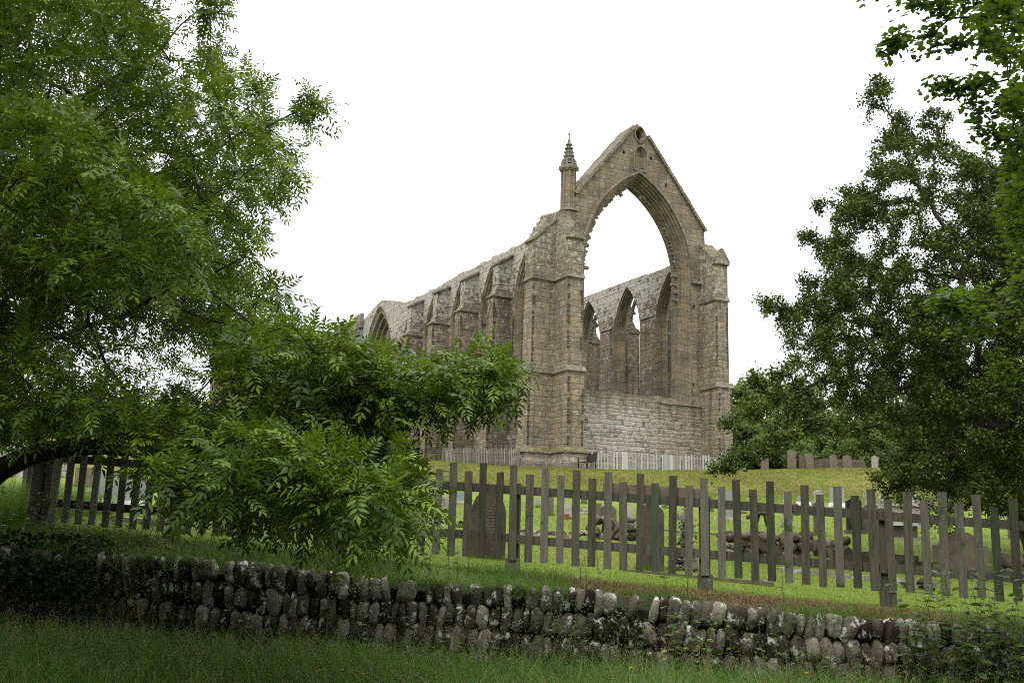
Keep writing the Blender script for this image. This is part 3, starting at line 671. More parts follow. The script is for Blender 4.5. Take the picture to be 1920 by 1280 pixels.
paling_fence('paling_fence', onz(.95, -3.0, 5.05), onz(11.75, -3.0, 5.42), 'long pale silvered paling fence below the east window, beside the bench', None, .95, 52, .095, posts=8, mat=WOOD_PALE, solid=((.18, .21), (.45, .51), (.75, .78)))

# nearer post-and-rail picket fence
def zline(X): return 1.207 - .048 * (X + .65)
FA = math.atan2(-.155, 1.0)
fy = lambda X: fenceY(X)
FN = empty('picket_fence', (0, 10.70, 0), FA, 'weathered grey-green picket fence with uneven tall and short boards along the lawn edge', 'fence')
cosA = math.cos(FA)
def FL(X): return X / cosA           # world X to distance along the fence
def frail(mbx, X0, X1, zo, h=.09, y0=-.045, y1=.0, tint=.4):
    vs = []
    for zz in (0, h):
        for (X, y) in ((X0, y0), (X1, y0), (X1, y1), (X0, y1)): vs.append((FL(X), y, zline(X) + zo + zz))
    mbx.add(vs, [(0, 3, 2, 1), (4, 5, 6, 7), (0, 1, 5, 4), (1, 2, 6, 5), (2, 3, 7, 6), (3, 0, 4, 7)], tint)
posts = [-5.27, -3.72, -1.80, .075, 2.03, 3.78, 5.65, 7.5]
for X in posts:
    mb = MB(); u = FL(X); zb = zline(X)
    mb.box(-.055, .055, .0, .11, zb - .45, zb + .80, T=(u, 0, 0), tint=random.uniform(.2, .6))
    mb.box(-.075, .075, -.065, -.002, zb - .42, zb + .02, T=(u, 0, 0), tint=random.uniform(.3, .7)); mb.obj('post', WOOD, FN)
for a, b in zip(posts[:-1], posts[1:]):
    for zo in (.175, .68):
        mb = MB(); frail(mb, a + .002, b - .002, zo + random.uniform(-.006, .006), tint=random.uniform(.3, .6)); mb.obj('rail', WOOD, FN)
mb = MB(); frail(mb, 1.0, 2.04, .765, .105, -.03, .02); mb.obj('rail', WOOD_NEW, FN)['label'] = 'newer brown board fixed above the old rail'
i = 0
X = -5.12
while X < 7.4:
    mb = MB(); tall = (i % 2 == 0)
    Lp = (.985 if tall else .90) + random.uniform(-.012, .012); w2 = .039 + random.uniform(-.002, .002)
    R = Matrix.Rotation(random.uniform(-.014, .014), 3, 'Y'); T = Vector((FL(X), -.072, zline(X) + random.uniform(-.01, .01)))
    n_ = 6; vs = []
    bow = random.uniform(-.004, .004)
    for j in range(n_ + 1):
        z_ = Lp * j / n_; b_ = bow * math.sin(PI * j / n_)
        top_j = random.uniform(-.004, .004) if j == n_ else 0
        for (a_, t_) in ((-w2, -.011), (w2, -.011), (w2, .011), (-w2, .011)):
            vs.append(R @ Vector((a_ + b_, t_, z_ + top_j)) + T)
    fs = [(0, 3, 2, 1), tuple(n_ * 4 + q for q in (0, 1, 2, 3))]
    for j in range(n_):
        for q in range(4): fs.append((j * 4 + q, j * 4 + (q + 1) % 4, (j + 1) * 4 + (q + 1) % 4, (j + 1) * 4 + q))
    mb.add(vs, fs, random.uniform(.1, .95))
    green = abs(X - 1.62) < .08 or abs(X - 4.8) < .08 or abs(X - 2.6) < .08
    o = mb.obj('picket', WOOD_GREEN if green else WOOD, FN)
    if abs(X - 1.62) < .08: o['label'] = 'green stained picket'
    X += .1625; i += 1
# return fence at the left end, running back into the churchyard
RF = empty('return_fence', (-5.32, 11.52, 0), math.atan2(3.4, -1.75), 'dark close boarded return fence at the left end of the picket fence', 'fence')
for j in range(3):
    mb = MB(); u = .05 + j * 1.8; zb = 1.36 + .05 * j; mb.box(u - .06, u + .06, .0, .12, zb - .3, zb + .95); mb.obj('post', WOOD, RF)
for zo in (.2, .72): mb = MB(); mb.box(0, 3.8, -.05, 0, 1.42 + zo, 1.51 + zo); mb.obj('rail', WOOD, RF)
for j in range(23):
    mb = MB(); u = .08 + j * .163; mb.box(-.04, .04, -.075, -.052, 1.36 + .012 * j, 2.3 + .012 * j, T=(u, 0, 0), tint=random.random()); mb.obj('picket', WOOD, RF)

# ---------------------------------------------------------------- dry stone wall
def rock_verts(sx_, sy_, sz_, seed, n=3, rough=.14, sq=3.0):
    r = np.random.default_rng(seed); bm = bmesh.new(); bmesh.ops.create_icosphere(bm, subdivisions=n, radius=1)
    P = np.array([v.co for v in bm.verts]); F = [tuple(v.index for v in f.verts) for f in bm.faces]; bm.free()
    q = (np.abs(P) ** sq).sum(1) ** (-1 / sq); P = P * q[:, None]
    for _ in range(7):
        a = r.normal(size=3); a /= np.linalg.norm(a); ph = r.uniform(0, 6.3); fr = r.uniform(1.2, 4.5)
        P = P * (1 + rough / 2.6 * np.sin(P @ a * fr + ph))[:, None]
    return P * np.array([sx_, sy_, sz_]), F
def hull_rock(seed, npt=34, sq=5.0, jit=.10):
    r_ = np.random.default_rng(seed); P = nrm0(r_.normal(size=(npt, 3))); P = P * ((np.abs(P) ** sq).sum(1) ** (-1 / sq))[:, None] * (1 + jit * r_.normal(size=npt))[:, None]
    bm = bmesh.new(); [bm.verts.new(p) for p in P]; bmesh.ops.convex_hull(bm, input=bm.verts[:])
    loose = [v for v in bm.verts if not v.link_faces]; bmesh.ops.delete(bm, geom=loose, context='VERTS')
    bmesh.ops.bevel(bm, geom=bm.edges[:] + bm.verts[:], offset=.05, segments=1, affect='EDGES', clamp_overlap=True)
    bmesh.ops.triangulate(bm, faces=bm.faces[:]); bm.verts.index_update(); V_ = np.array([v.co for v in bm.verts]); F_ = [tuple(v.index for v in f.verts) for f in bm.faces]; bm.free(); return V_, F_
def nrm0(v): return v / (np.linalg.norm(v, axis=-1, keepdims=True) + 1e-9)
DW = empty('dry_stone_wall', (0, 9.35, 0), 0, 'low dry stone retaining wall of upright edge-set stones, lichened and overgrown', 'wall')
VV = []; FF = []; TT = []; off = 0
wr = np.random.default_rng(3)
protos = [hull_rock(50 + i, 60, (3.0, 4.0, 5.0)[i % 3], .06) for i in range(24)]
X = -8.5
for row in range(5):
    X = -8.6 + wr.uniform(0, .1); hgt = .225
    while X < 8.2:
        w_ = wr.uniform(.07, .125)
        if wr.random() < .04: w_ *= 1.5
        h_ = hgt * wr.uniform(.78, 1.10)
        zt = (.97 - .045 * X) - row * .205 + .02 * math.sin(X * 1.7 + row) + wr.uniform(-.012, .012)
        if row == 0 and wr.random() < .10: X += w_; continue
        P, F = protos[int(wr.integers(24))]
        a = wr.uniform(-.10, .10) + (.20 * math.sin(X * .8 + row * 1.3)); b = wr.uniform(-.15, .15)
        if wr.random() < .07: a += .35 * (1 if wr.random() < .5 else -1)
        R = np.array(Matrix.Rotation(a, 3, 'Y') @ Matrix.Rotation(b, 3, 'X') @ Matrix.Rotation(wr.uniform(-.14, .14), 3, 'Z'))
        Q_ = (P * np.array([w_ * .53, .085, h_ * .53])) @ R.T + np.array([X + w_ / 2, -.155 * (X + w_ / 2) + .02 + wr.uniform(-.03, .025) - row * .012, zt - h_ / 2])
        VV.append(Q_); FF.append(np.array(F) + off); TT.append(np.full(len(P), wr.uniform(0, 1))); off += len(P)
        X += w_ * 1.0
me = np_mesh('stones', np.concatenate(VV), [np.concatenate(FF)], np.concatenate(TT), smooth=False)
link('stones', me, DRYSTONE, DW)
mb = MB()
for j in range(34):
    x0 = -8.6 + j * .5; x1 = x0 + .5
    y0, y1 = -.155 * x0, -.155 * x1
    mb.add([(x0, y0 + .12, -.1), (x1, y1 + .12, -.1), (x1, y1 + .36, -.1), (x0, y0 + .36, -.1), (x0, y0 + .14, .86 - .045 * x0), (x1, y1 + .14, .86 - .045 * x1), (x1, y1 + .36, .93 - .045 * x1), (x0, y0 + .36, .93 - .045 * x0)],
           [(0, 3, 2, 1), (4, 5, 6, 7), (0, 1, 5, 4), (1, 2, 6, 5), (2, 3, 7, 6), (3, 0, 4, 7)])
mb.obj('core', DRYCORE, DW)
#@@PART2
# ---------------------------------------------------------------- gravestones
def outline(style, w_, h):
    a = w_ / 2
    if style == 'round': return [(-a, 0), (a, 0), (a, h - a * .8)] + [(a * math.cos(t), h - a * .8 + a * .8 * math.sin(t)) for t in np.linspace(.2, PI - .2, 9)] + [(-a, h - a * .8)]
    if style == 'gothic': return [(-a, 0), (a, 0), (a, h * .62), (a * .93, h * .74), (a * .72, h * .86), (a * .4, h * .95), (0, h), (-a * .4, h * .95), (-a * .72, h * .86), (-a * .93, h * .74), (-a, h * .62)]
    if style == 'peak': return [(-a, 0), (a, 0), (a, h - a * .55), (0, h), (-a, h - a * .55)]
    if style == 'shoulder': return [(-a, 0), (a, 0), (a, h - a * .55), (a * .78, h - a * .5)] + [(a * .78 * math.cos(t), h - a * .6 + a * .6 * math.sin(t)) for t in np.linspace(.25, PI - .25, 7)] + [(-a * .78, h - a * .5), (-a, h - a * .55)]
    if style == 'ogee': return [(-a, 0), (a, 0), (a, h * .84), (a * .8, h * .9), (a * .45, h * .93), (a * .2, h), (-a * .2, h), (-a * .45, h * .93), (-a * .8, h * .9), (-a, h * .84)]
    if style == 'slant': return [(-a, 0), (a, 0), (a, h * .45), (a * .2, h * .85), (-a * .5, h), (-a, h * .92)]
    return [(-a, 0), (a, 0), (a, h), (-a, h)]
GRP = None; FEET = []
def stone(px, py, wp, hp, style, mat, label, Y=None, rz=0, lean=0, text=None, plinth=None, cat='gravestone', name='gravestone', th=.10, panel=None):
    P = hit(px, py) if Y is None else at(px, py, Y)
    P = np.array(P); P[2] = float(ground(P[0], P[1])) - .03
    sc = P[1] / FPX; w_, h = wp * sc, hp * sc + .03
    if P[1] < 50: FEET.append((P, w_))
    o = empty(name, P, rz, label, cat, GRP)
    ol = outline(style, w_, h); z0 = .0
    R = Matrix.Rotation(lean, 3, 'Y')
    mb = MB(); mb.prism(ol, lambda u, z, t: tuple(R @ Vector((u, t, z))), -th / 2, th / 2); mb.obj('slab', GRAVE[mat], o)
    if text:
        mb = MB(); rg = random.Random(int(px)); rows = text
        for r in range(rows):
            z_ = h * (.30 + .45 * (rows - 1 - r) / max(rows - 1, 1)); ww = w_ * rg.uniform(.24, .36); u = -ww
            while u < ww:
                l_ = rg.uniform(.03, .07) * w_ / .4; l_ = min(l_, ww - u + .005)
                q = [R @ Vector((uu, -th / 2 - .002, zz)) for uu, zz in ((u, z_), (u + l_, z_), (u + l_, z_ + h * .016), (u, z_ + h * .016))]
                mb.add([tuple(v) for v in q] + [tuple(v + Vector((0, .004, 0))) for v in q], [(0, 1, 2, 3), (7, 6, 5, 4), (0, 4, 5, 1), (1, 5, 6, 2), (2, 6, 7, 3), (3, 7, 4, 0)]); u += l_ + .012
        mb.obj('inscription', GRAVE['brown'] if mat in ('black', 'dark') else INK, o)
    if panel:
        a = w_ / 2 * .74; mb = MB(); mb.prism(outline(panel, a * 2, h * .80), lambda u, z, t: tuple(R @ Vector((u, t, z + h * .10))), -th / 2 - .012, -th / 2 + .01); mb.obj('panel', GRAVE[text and 'brown' or mat], o)
    if plinth:
        mb = MB(); mb.box(-w_ * .62, w_ * .62, -th * 1.1, th * 1.1, 0, .09 * max(1, sc * 100), taper=.01); mb.obj('plinth', GRAVE[plinth], o)
    return o
def cross(px, py, wp, hp, mat, label, wheel=False, Y=None):
    P = np.array(hit(px, py) if Y is None else at(px, py, Y)); P[2] = float(ground(P[0], P[1])) - .03
    sc = P[1] / FPX; h = hp * sc; a = wp * sc / 2; s = a * .26
    o = empty('stone_cross', P, 0, label, 'cross')
    zc = h - a
    mb = MB(); mb.prism([(-s * 1.5, h * .14), (s * 1.5, h * .14), (s * .8, h), (-s * .8, h)], lambda u, z, t: (u, t, z), -s * .7, s * .7); mb.obj('shaft', GRAVE[mat], o)
    mb = MB(); mb.prism([(-a, zc - s), (a, zc - s), (a, zc + s), (-a, zc + s)], lambda u, z, t: (u, t, z), -s * .62, s * .62); mb.obj('arm', GRAVE[mat], o)
    if wheel:
        mb = MB(); t = np.linspace(0, 2 * PI, 25); ring(mb, [(a * .80 * math.cos(x), zc + a * .80 * math.sin(x)) for x in t], [(a * .55 * math.cos(x), zc + a * .55 * math.sin(x)) for x in t], -s * .5, s * .5, lambda u, z, d: (u, d, z)); mb.obj('ring', GRAVE['lichen'], o)
    mb = MB(); mb.box(-a * .9, a * .9, -a * .7, a * .7, 0, h * .15, taper=a * .12); mb.obj('base', GRAVE[mat], o)
    return o
stone(913, 1046, 66, 128, 'gothic', 'dark', 'tall pointed-arched dark headstone with inscription rows and a pale chipped rim, behind the left pickets', text=12, th=.09, rz=.05)
stone(1219, 1068, 50, 124, 'ogee', 'dark', 'tall plain dark brown slab just behind the pickets, left of the ivy-grown cross', rz=.03, th=.07)
stone(1366, 976, 41, 56, 'round', 'grey', 'broad round-topped grey headstone with a dark panel', panel='round', plinth='pale')
cross(1441, 966, 17, 64, 'lichen', 'tall wheel cross of lichened stone against the bank', True)
stone(1474, 988, 20, 66, 'slant', 'lichen', 'leaning lichened rough stone right of the wheel cross', lean=.12, th=.16)
stone(1506, 948, 22, 19, 'round', 'blue', 'small blue-grey headstone on a white base', plinth='white', text=5)
stone(1535, 951, 17, 32, 'ogee', 'grey', 'narrow grey granite headstone with stepped top', plinth='pale')
stone(1536, 1004, 20, 64, 'peak', 'brown', 'dark brown peaked slab standing alone on the lawn', text=6)
stone(1570, 950, 25, 35, 'square', 'grey', 'square-topped grey granite headstone near the foot of the bank', plinth='white', text=3)
stone(1602, 1000, 28, 67, 'peak', 'black', 'black peaked headstone with carved lettering', text=9, plinth='dark')
cross(1626, 958, 15, 37, 'grey', 'small plain dark cross at the foot of the bank')
stone(1628, 999, 22, 52, 'shoulder', 'brown', 'brown shouldered slab below the small plain cross')
stone(1661, 990, 22, 60, 'slant', 'lichen', 'rough lichened stone standing just left of the third fence post', th=.15)
stone(1905, 1010, 26, 54, 'shoulder', 'brown', 'brown headstone in the shade of the hawthorn')
stone(1803, 1084, 96, 84, 'shoulder', 'brown', 'wide low brown slab headstone behind the right-hand pickets', th=.12)
stone(1174, 984, 26, 40, 'round', 'pale', 'pale cream round-topped headstone behind the rubble')
stone(1140, 983, 30, 36, 'round', 'brown', 'grey-brown rounded headstone left of the pale cream one')
stone(1115, 982, 24, 38, 'square', 'brown', 'square grey-brown slab beside the rubble heap')
stone(1029, 966, 17, 38, 'ogee', 'brown', 'narrow brown headstone alone on the lawn behind the middle pickets')
stone(1008, 951, 8, 18, 'square', 'grey', 'thin grey upright stone left of the narrow brown headstone')
stone(1063, 972, 14, 30, 'gothic', 'pale', 'small pale pointed stone behind the terracotta pot')
cross(1058, 948, 10, 18, 'grey', 'tiny grey cross on a low stone ledge')
stone(861, 945, 15, 22, 'square', 'blue', 'small pale blue-grey headstone seen between the left pickets', plinth='pale')
stone(833, 958, 17, 26, 'square', 'lichen', 'small lichened square stone with a pale base between the left pickets', plinth='pale')
stone(805, 944, 11, 20, 'square', 'grey', 'small dark grey stone beside the ash leaves')
stone(864, 988, 9, 12, 'round', 'black', 'tiny black marker in the grass left of the tall arched headstone')
stone(227, 945, 84, 58, 'square', 'grey', 'wide grey granite headstone behind the shaded left fence', plinth='white', th=.12)
stone(155, 913, 30, 36, 'square', 'brown', 'brown headstone behind the shaded left fence')
stone(171, 868, 10, 18, 'peak', 'white', 'small white peaked monument far behind the shaded fence', Y=34)
stone(187, 869, 10, 17, 'slant', 'white', 'small white broken monument far behind the shaded fence', Y=34)
GRP = None
stone(1408, 946, 14, 12, 'square', 'lichen', 'tiny lichened block just left of the tall wheel cross')
stone(1330, 958, 13, 26, 'shoulder', 'brown', 'small brown shouldered stone beside the second fence post')
stone(1248, 952, 12, 24, 'round', 'lichen', 'small round lichened stone above the ivy-grown cross')
stone(1203, 950, 12, 22, 'square', 'grey', 'small square grey stone above the dark brown slab')
stone(1718, 950, 16, 24, 'shoulder', 'lichen', 'small lichened shouldered stone right of the chest tomb')
stone(1746, 958, 15, 26, 'round', 'brown', 'round brown stone in the shade near the hawthorn spray')
stone(1490, 966, 14, 24, 'ogee', 'brown', 'narrow brown stone below the small blue-grey headstone')
stone(1392, 962, 13, 22, 'gothic', 'grey', 'little pointed grey stone right of the dark-panelled headstone')
stone(1095, 944, 11, 18, 'round', 'brown', 'very small round brown stone beyond the rubble')
for (px, wp, hp, st, mt, lb, pn) in ((1434, 14, 27, 'shoulder', 'brown', 'leftmost headstone on the skyline of the bank, shouldered', None), (1485, 16, 37, 'shoulder', 'brown', 'tallest headstone on the skyline of the bank', 'round'),
        (1504, 11, 28, 'slant', 'dark', 'broken dark headstone touching a round one on the skyline', None), (1518, 15, 29, 'round', 'brown', 'round-topped brown headstone touching the broken one on the skyline', 'round'),
        (1563, 14, 26, 'round', 'brown', 'round brown headstone behind the hawthorn spray and low railing', None), (1589, 16, 26, 'round', 'brown', 'second round headstone behind the middle of the low iron railing', 'round'), (1641, 12, 27, 'peak', 'lichen', 'pale peaked lichened stone on the skyline under the hawthorn', None)):
    stone(px, 886, wp, hp, st, mt, lb, Y=57, panel=pn, th=.16)
def thing_mesh(name, mb, mat, label, cat, group=None, loc=None, **kw):
    o = mb.obj(name, mat, None, **kw); return tag(o, label, cat, group)
# low railing on the bank top
rl = empty('iron_railing', at(1541, 885, 58), .0, 'low rusty brown iron railing round a plot on the bank top', 'railing')
zr_ = float(ground(rl.location.x, 58)); rl.location.z = zr_
for zz in (.12, .36): mb = MB(); mb.box(0, 2.6, -.02, .02, zz, zz + .04); mb.obj('rail', GRAVE['dark'], rl)
for j in range(24):
    mb = MB(); u = .05 + j * .108; mb.tube([(u - .06, 0, .02), (u + .06, 0, .42)], .014, 5); mb.tube([(u + .06, 0, .02), (u - .06, 0, .42)], .014, 5); mb.obj('bar', GRAVE['dark'], rl)
mb = MB(); mb.box(0, 2.8, .5, 1.6, .0, .62, taper=.1); mb.obj('tomb_slab', GRAVE['dark'], rl)
# kerbs and table tombs
def kerb(px0, px1, py, depth, mat, label, h=.07, name='grave_kerb', lid=False, inner='soil'):
    A = hit(px0, py); B = hit(px1, py); 
    L = math.hypot(B[0] - A[0], B[1] - A[1]); ang = math.atan2(-.155, 1)
    P = np.array(A); P[2] = float(ground(P[0], P[1])) - .02
    dz = (float(ground(B[0], A[1] + (B[0] - A[0]) * -.155)) - .02 - P[2])
    o = empty(name, P, ang, label, 'grave kerb')
    sl_ = dz / L
    def bar(x0, x1, y0, y1, nm='kerb_stone', h0=0, h1=h):
        mb = MB(); mb.add([(x, y, sl_ * x + zz) for zz in (h0, h1) for (x, y) in ((x0, y0), (x1, y0), (x1, y1), (x0, y1))], [(0, 3, 2, 1), (4, 5, 6, 7), (0, 1, 5, 4), (1, 2, 6, 5), (2, 3, 7, 6), (3, 0, 4, 7)]); mb.obj(nm, GRAVE[mat], o)
    t = .09
    bar(0, L, 0, t); bar(0, L, depth, depth + t); bar(0, t, t + .001, depth - .001); bar(L - t, L, t + .001, depth - .001)
    mb = MB(); mb.add([(x, y, sl_ * x + h * .62) for (x, y) in ((t, t), (L - t, t), (L - t, depth), (t, depth))], [(0, 1, 2, 3)]); mb.obj('grave_fill', SOIL if inner == 'soil' else GRAVE[inner], o, fix=False)
    return o
kerb(1167, 1350, 1070, 1.0, 'brown', 'worn kerb round the grave of the dark brown slab and ivy-grown cross', .045)
kerb(1470, 1640, 1072, .9, 'lichen', 'cracked kerb below the rubble heap with dark soil inside', .07)
kerb(1562, 1642, 1050, .6, 'dark', 'dark raised grave surround behind the pickets right of the rubble', .20, inner='dark')
kerb(1684, 1722, 1066, .7, 'dark', 'dark low box tomb with a pale patterned top, right of the third post', .16, inner='lichen')
kerb(196, 300, 975, .8, 'pale', 'pale kerb in front of the wide granite headstone', .07)
kerb(1240, 1345, 995, .8, 'brown', 'thin kerb across the lawn behind the second fence post', .05)
def chest(px0, px1, py, hp, mat, top, label):
    A = hit(px0, py); B = hit(px1, py); P = np.array(A); P[2] = float(ground(P[0], P[1])) - .02; L = B[0] - A[0]; h = hp * P[1] / FPX
    o = empty('chest_tomb', P, 0, label, 'tomb')
    mb = MB(); mb.box(.05, L - .05, .05, .75, 0, h - .07); mb.obj('chest', GRAVE[mat], o)
    mb = MB(); mb.box(-.02, L + .02, -.02, .82, h - .07, h, taper=.006); mb.obj('lid', GRAVE[top], o)
    mb = MB(); mb.box(-.08, L + .08, -.1, .9, 0, .06); mb.obj('step', GRAVE['pale'], o)
chest(1672, 1722, 1010, 32, 'brown', 'white', 'chest tomb with a gleaming pale top slab, right of the third post')
chest(1052, 1095, 960, 11, 'lichen', 'lichen', 'low flat stone ledge on the lawn behind the middle pickets')
chest(796, 850, 978, 10, 'blue', 'blue', 'low blue-grey ledger slab beside the ash leaves')
chest(1640, 1700, 962, 20, 'lichen', 'lichen', 'low lichened tomb at the foot of the bank under the hawthorn')
# flower pot
P = hit(1061, 974); mb = MB(); rr = [(.0, .05), (.09, .07), (.10, .085), (.13, .085)]
vs = []; n = 12
for z_, r in rr: vs += [(r * math.cos(2 * PI * i / n), r * math.sin(2 * PI * i / n), z_) for i in range(n)]
mb.add(vs, [(j * n + i, j * n + (i + 1) % n, (j + 1) * n + (i + 1) % n, (j + 1) * n + i) for j in range(3) for i in range(n)] + [tuple(range(n))])
o = mb.obj('flower_pot', TERRA); o.location = tuple(P + np.array([0, 0, .0])); tag(o, 'terracotta flower pot on the grass before a small pale pointed stone', 'flower pot')

# loose rubble
ri = 0
def rock(P, r, flat=.75, grp='loose rubble stones heaped behind the picket fence', lab='rough brown rubble stone lying in the heap behind the fence'):
    global ri
    V_, F_ = hull_rock(900 + ri, random.choice((14, 20, 28)), random.choice((2.5, 4, 7)), .16); V_ = V_ * np.array([r * random.uniform(.85, 1.35), r * random.uniform(.8, 1.1), r * flat * random.uniform(.75, 1.1)]); ri += 1
    R = np.array(Matrix.Rotation(random.uniform(-.5, .5), 3, 'Y') @ Matrix.Rotation(random.uniform(0, 6), 3, 'Z'))
    me = np_mesh('rock', V_ @ R.T, [np.array(F_)], np.full(len(V_), random.random())); o = link('rock', me, ROCK)
    o.location = tuple(float(x) for x in P); return tag(o, lab, 'rock', grp)
random.seed(21)
def heap(x0, x1, ytop, ybase, r_px, n, lab):
    P0 = hit((x0 + x1) / 2, ybase); Y0 = P0[1]; cols = max(1, int((x1 - x0) / (r_px * 1.7)))
    for c_ in range(cols):
        px = x0 + (c_ + .5) * (x1 - x0) / cols; lvl = 0
        gy = ybase; topc = ytop + random.uniform(0, .25) * (ybase - ytop)
        while gy - r_px * .6 > topc and lvl < 6:
            pxx = px + random.uniform(-.25, .25) * r_px
            Y_ = Y0 + lvl * .05 + random.uniform(0, .12); q = at(pxx, gy - r_px * .7, Y_)
            gz = float(ground(q[0], q[1])); q[2] = max(q[2], gz + .01)
            rock(q, r_px * 1.25 * Y_ / FPX, grp=lab, lab='rough rubble stone in ' + lab); gy -= r_px * 1.35; lvl += 1
heap(1350, 1432, 1000, 1046, 12, 12, 'the left rubble heap beside the old timbers')
heap(1434, 1522, 985, 1058, 15, 20, 'the tall middle rubble heap behind the pickets')
heap(1524, 1572, 1008, 1044, 11, 8, 'the low heap right of the tall one')
heap(1562, 1600, 1004, 1038, 12, 5, 'the small heap of pale lichened stones')
heap(1106, 1194, 972, 1012, 11, 14, 'the rubble behind the repaired rail')
heap(1258, 1300, 1030, 1070, 10, 6, 'the stones at the foot of the ivy-grown cross')
heap(1690, 1745, 1080, 1104, 12, 4, 'the brown stones right of the third post')
heap(1864, 1925, 1030, 1090, 18, 6, 'the dark stones under the hawthorn')
for i in range(26):
    px = 935 + i * 6.6; q = hit(px, 1003 + random.uniform(-6, 6)); rock((q[0], q[1], q[2] + .01), .085, .6, 'low broken stone edging across the lawn', 'low stone in the broken edging across the lawn')
for j, px in enumerate((797, 806, 813)):
    q = onb(-3.4 + .4 * j, 16.0 - j); rock(q + np.array([0, 0, .1]), .35, .5, 'fallen blocks at the foot of the south wall', 'fallen block at the foot of the south wall left of the grey paling')
# old timbers leaning in the left heap
tb = empty('timber_frame', hit(1412, 1046), 0, 'broken dark timbers propped in the rubble behind the pickets', 'timbers'); Yt = tb.location.y
def tpt(px, py, dy=0): q = at(px, py, Yt + dy); return tuple(q - np.array(tb.location))
for pts, r in ((((1406, 1040), (1409, 1000), (1413, 960)), .035), (((1421, 1042), (1417, 985), (1424, 958)), .03), (((1400, 970), (1425, 962), (1450, 966)), .03), (((1440, 1000), (1446, 975), (1449, 966)), .02), (((1432, 960), (1437, 985), (1449, 987)), .018)):
    mb = MB(); mb.tube([tpt(*p, dy=.05 * k_) for k_, p in enumerate(pts)], [r * 1.1, r, r * .9], 6); mb.obj('timber', GRAVE['dark'], tb)

# bench by the corner pier
BM = onb(.15, -3.25); bo = empty('garden_bench', BM, math.radians(-64), 'dark wooden bench with a small plaque standing beside the corner pier', 'bench')
mb = MB()
W2 = .48
for sx_ in (-W2, W2):
    mb = MB(); mb.box(sx_ - .03, sx_ + .03, -.03, .04, 0, .62); mb.obj('leg', BENCHM, bo)
    mb = MB(); mb.box(sx_ - .03, sx_ + .03, .50, .56, 0, .45); mb.add([(sx_ - .03, .50, .45), (sx_ + .03, .50, .45), (sx_ + .03, .56, .45), (sx_ - .03, .56, .45), (sx_ - .03, .62, .95), (sx_ + .03, .62, .95), (sx_ + .03, .67, .95), (sx_ - .03, .67, .95)], [(0, 3, 2, 1), (4, 5, 6, 7), (0, 1, 5, 4), (1, 2, 6, 5), (2, 3, 7, 6), (3, 0, 4, 7)]); mb.obj('leg', BENCHM, bo)
    mb = MB(); mb.box(sx_ - .045, sx_ + .045, -.08, .58, .62, .66); mb.obj('armrest', BENCHM, bo)
mb = MB()
for j in range(4): mb.box(-W2 + .03, W2 - .03, -.02 + j * .13, .085 + j * .13, .41, .44)
mb.obj('seat', BENCHM, bo)
mb = MB()
for j in range(9):
    u = -W2 + .05 + j * .107; mb.add([(u, .53, .50), (u + .075, .53, .50), (u + .075, .55, .50), (u, .55, .50), (u, .625, .9), (u + .075, .625, .9), (u + .075, .645, .9), (u, .645, .9)], [(0, 3, 2, 1), (4, 5, 6, 7), (0, 1, 5, 4), (1, 2, 6, 5), (2, 3, 7, 6), (3, 0, 4, 7)])
mb.box(-W2 + .03, W2 - .03, .615, .66, .88, .97); mb.box(-W2 + .03, W2 - .03, .53, .56, .47, .52)
bk = mb.obj('backrest', BENCHM, bo)
mb = MB(); mb.box(-.08, .08, .605, .613, .90, .95); mb.obj('plaque', GRAVE['white'], bk)

# ruined wall at the far left
mb = MB(); Y0 = 30.0
pts = [(-90, 905), (96, 905), (95, 838), (84, 828), (62, 823), (30, 824), (0, 822), (-40, 826), (-90, 824)]
Pw = [at(x, y, Y0) for x, y in pts]
o0 = np.array([Pw[0][0], Y0, float(ground(Pw[0][0], Y0)) - .3])
mb.prism([(p[0] - o0[0], p[2] - o0[2]) for p in Pw], lambda u, z, t: (u, t, z), 0, 1.4)
o = mb.obj('ruined_wall', STONE_RUBBLE, None, uv=True); o.location = tuple(o0); tag(o, 'low ruined rubble wall with a grassy top at the far left', 'wall')

# ---------------------------------------------------------------- leaves and branches
UP = np.array([0, 0, 1.0])
def nrm(v): return v / (np.linalg.norm(v, axis=-1, keepdims=True) + 1e-9)
TEMPL = {
 'lance': (np.array([(0, 0, 0), (.32, .5, .05), (.32, -.5, .05), (.68, .40, .02), (.68, -.40, .02), (1, 0, -.08)]), [np.array([(0, 2, 1), (3, 4, 5)]), np.array([(1, 2, 4, 3)])]),
 'oval': (np.array([(0, 0, 0), (.25, .42, .05), (.25, -.42, .05), (.62, .48, .03), (.62, -.48, .03), (1, 0, -.06)]), [np.array([(0, 2, 1), (3, 4, 5)]), np.array([(1, 2, 4, 3)])]),
 'quad': (np.array([(0, 0, 0), (.5, .5, .10), (1, 0, 0), (.5, -.5, .10)]), [np.array([(0, 1, 2, 3)])]),
}
def leaf_mesh(name, P, D, Nn, L, W, tint, kind='lance'):
    T, G = TEMPL[kind]; m = len(T); D = nrm(D); B = nrm(np.cross(Nn, D)); N2 = np.cross(D, B)
    V_ = P[:, None] + D[:, None] * (T[None, :, :1] * L[:, None, None]) + B[:, None] * (T[None, :, 1:2] * W[:, None, None]) + N2[:, None] * (T[None, :, 2:] * L[:, None, None])
    base = (np.arange(len(P)) * m)[:, None, None]
    groups = [(g[None] + base).reshape(-1, g.shape[1]) for g in G]
    return np_mesh(name, V_.reshape(-1, 3), groups, np.repeat(tint, m))
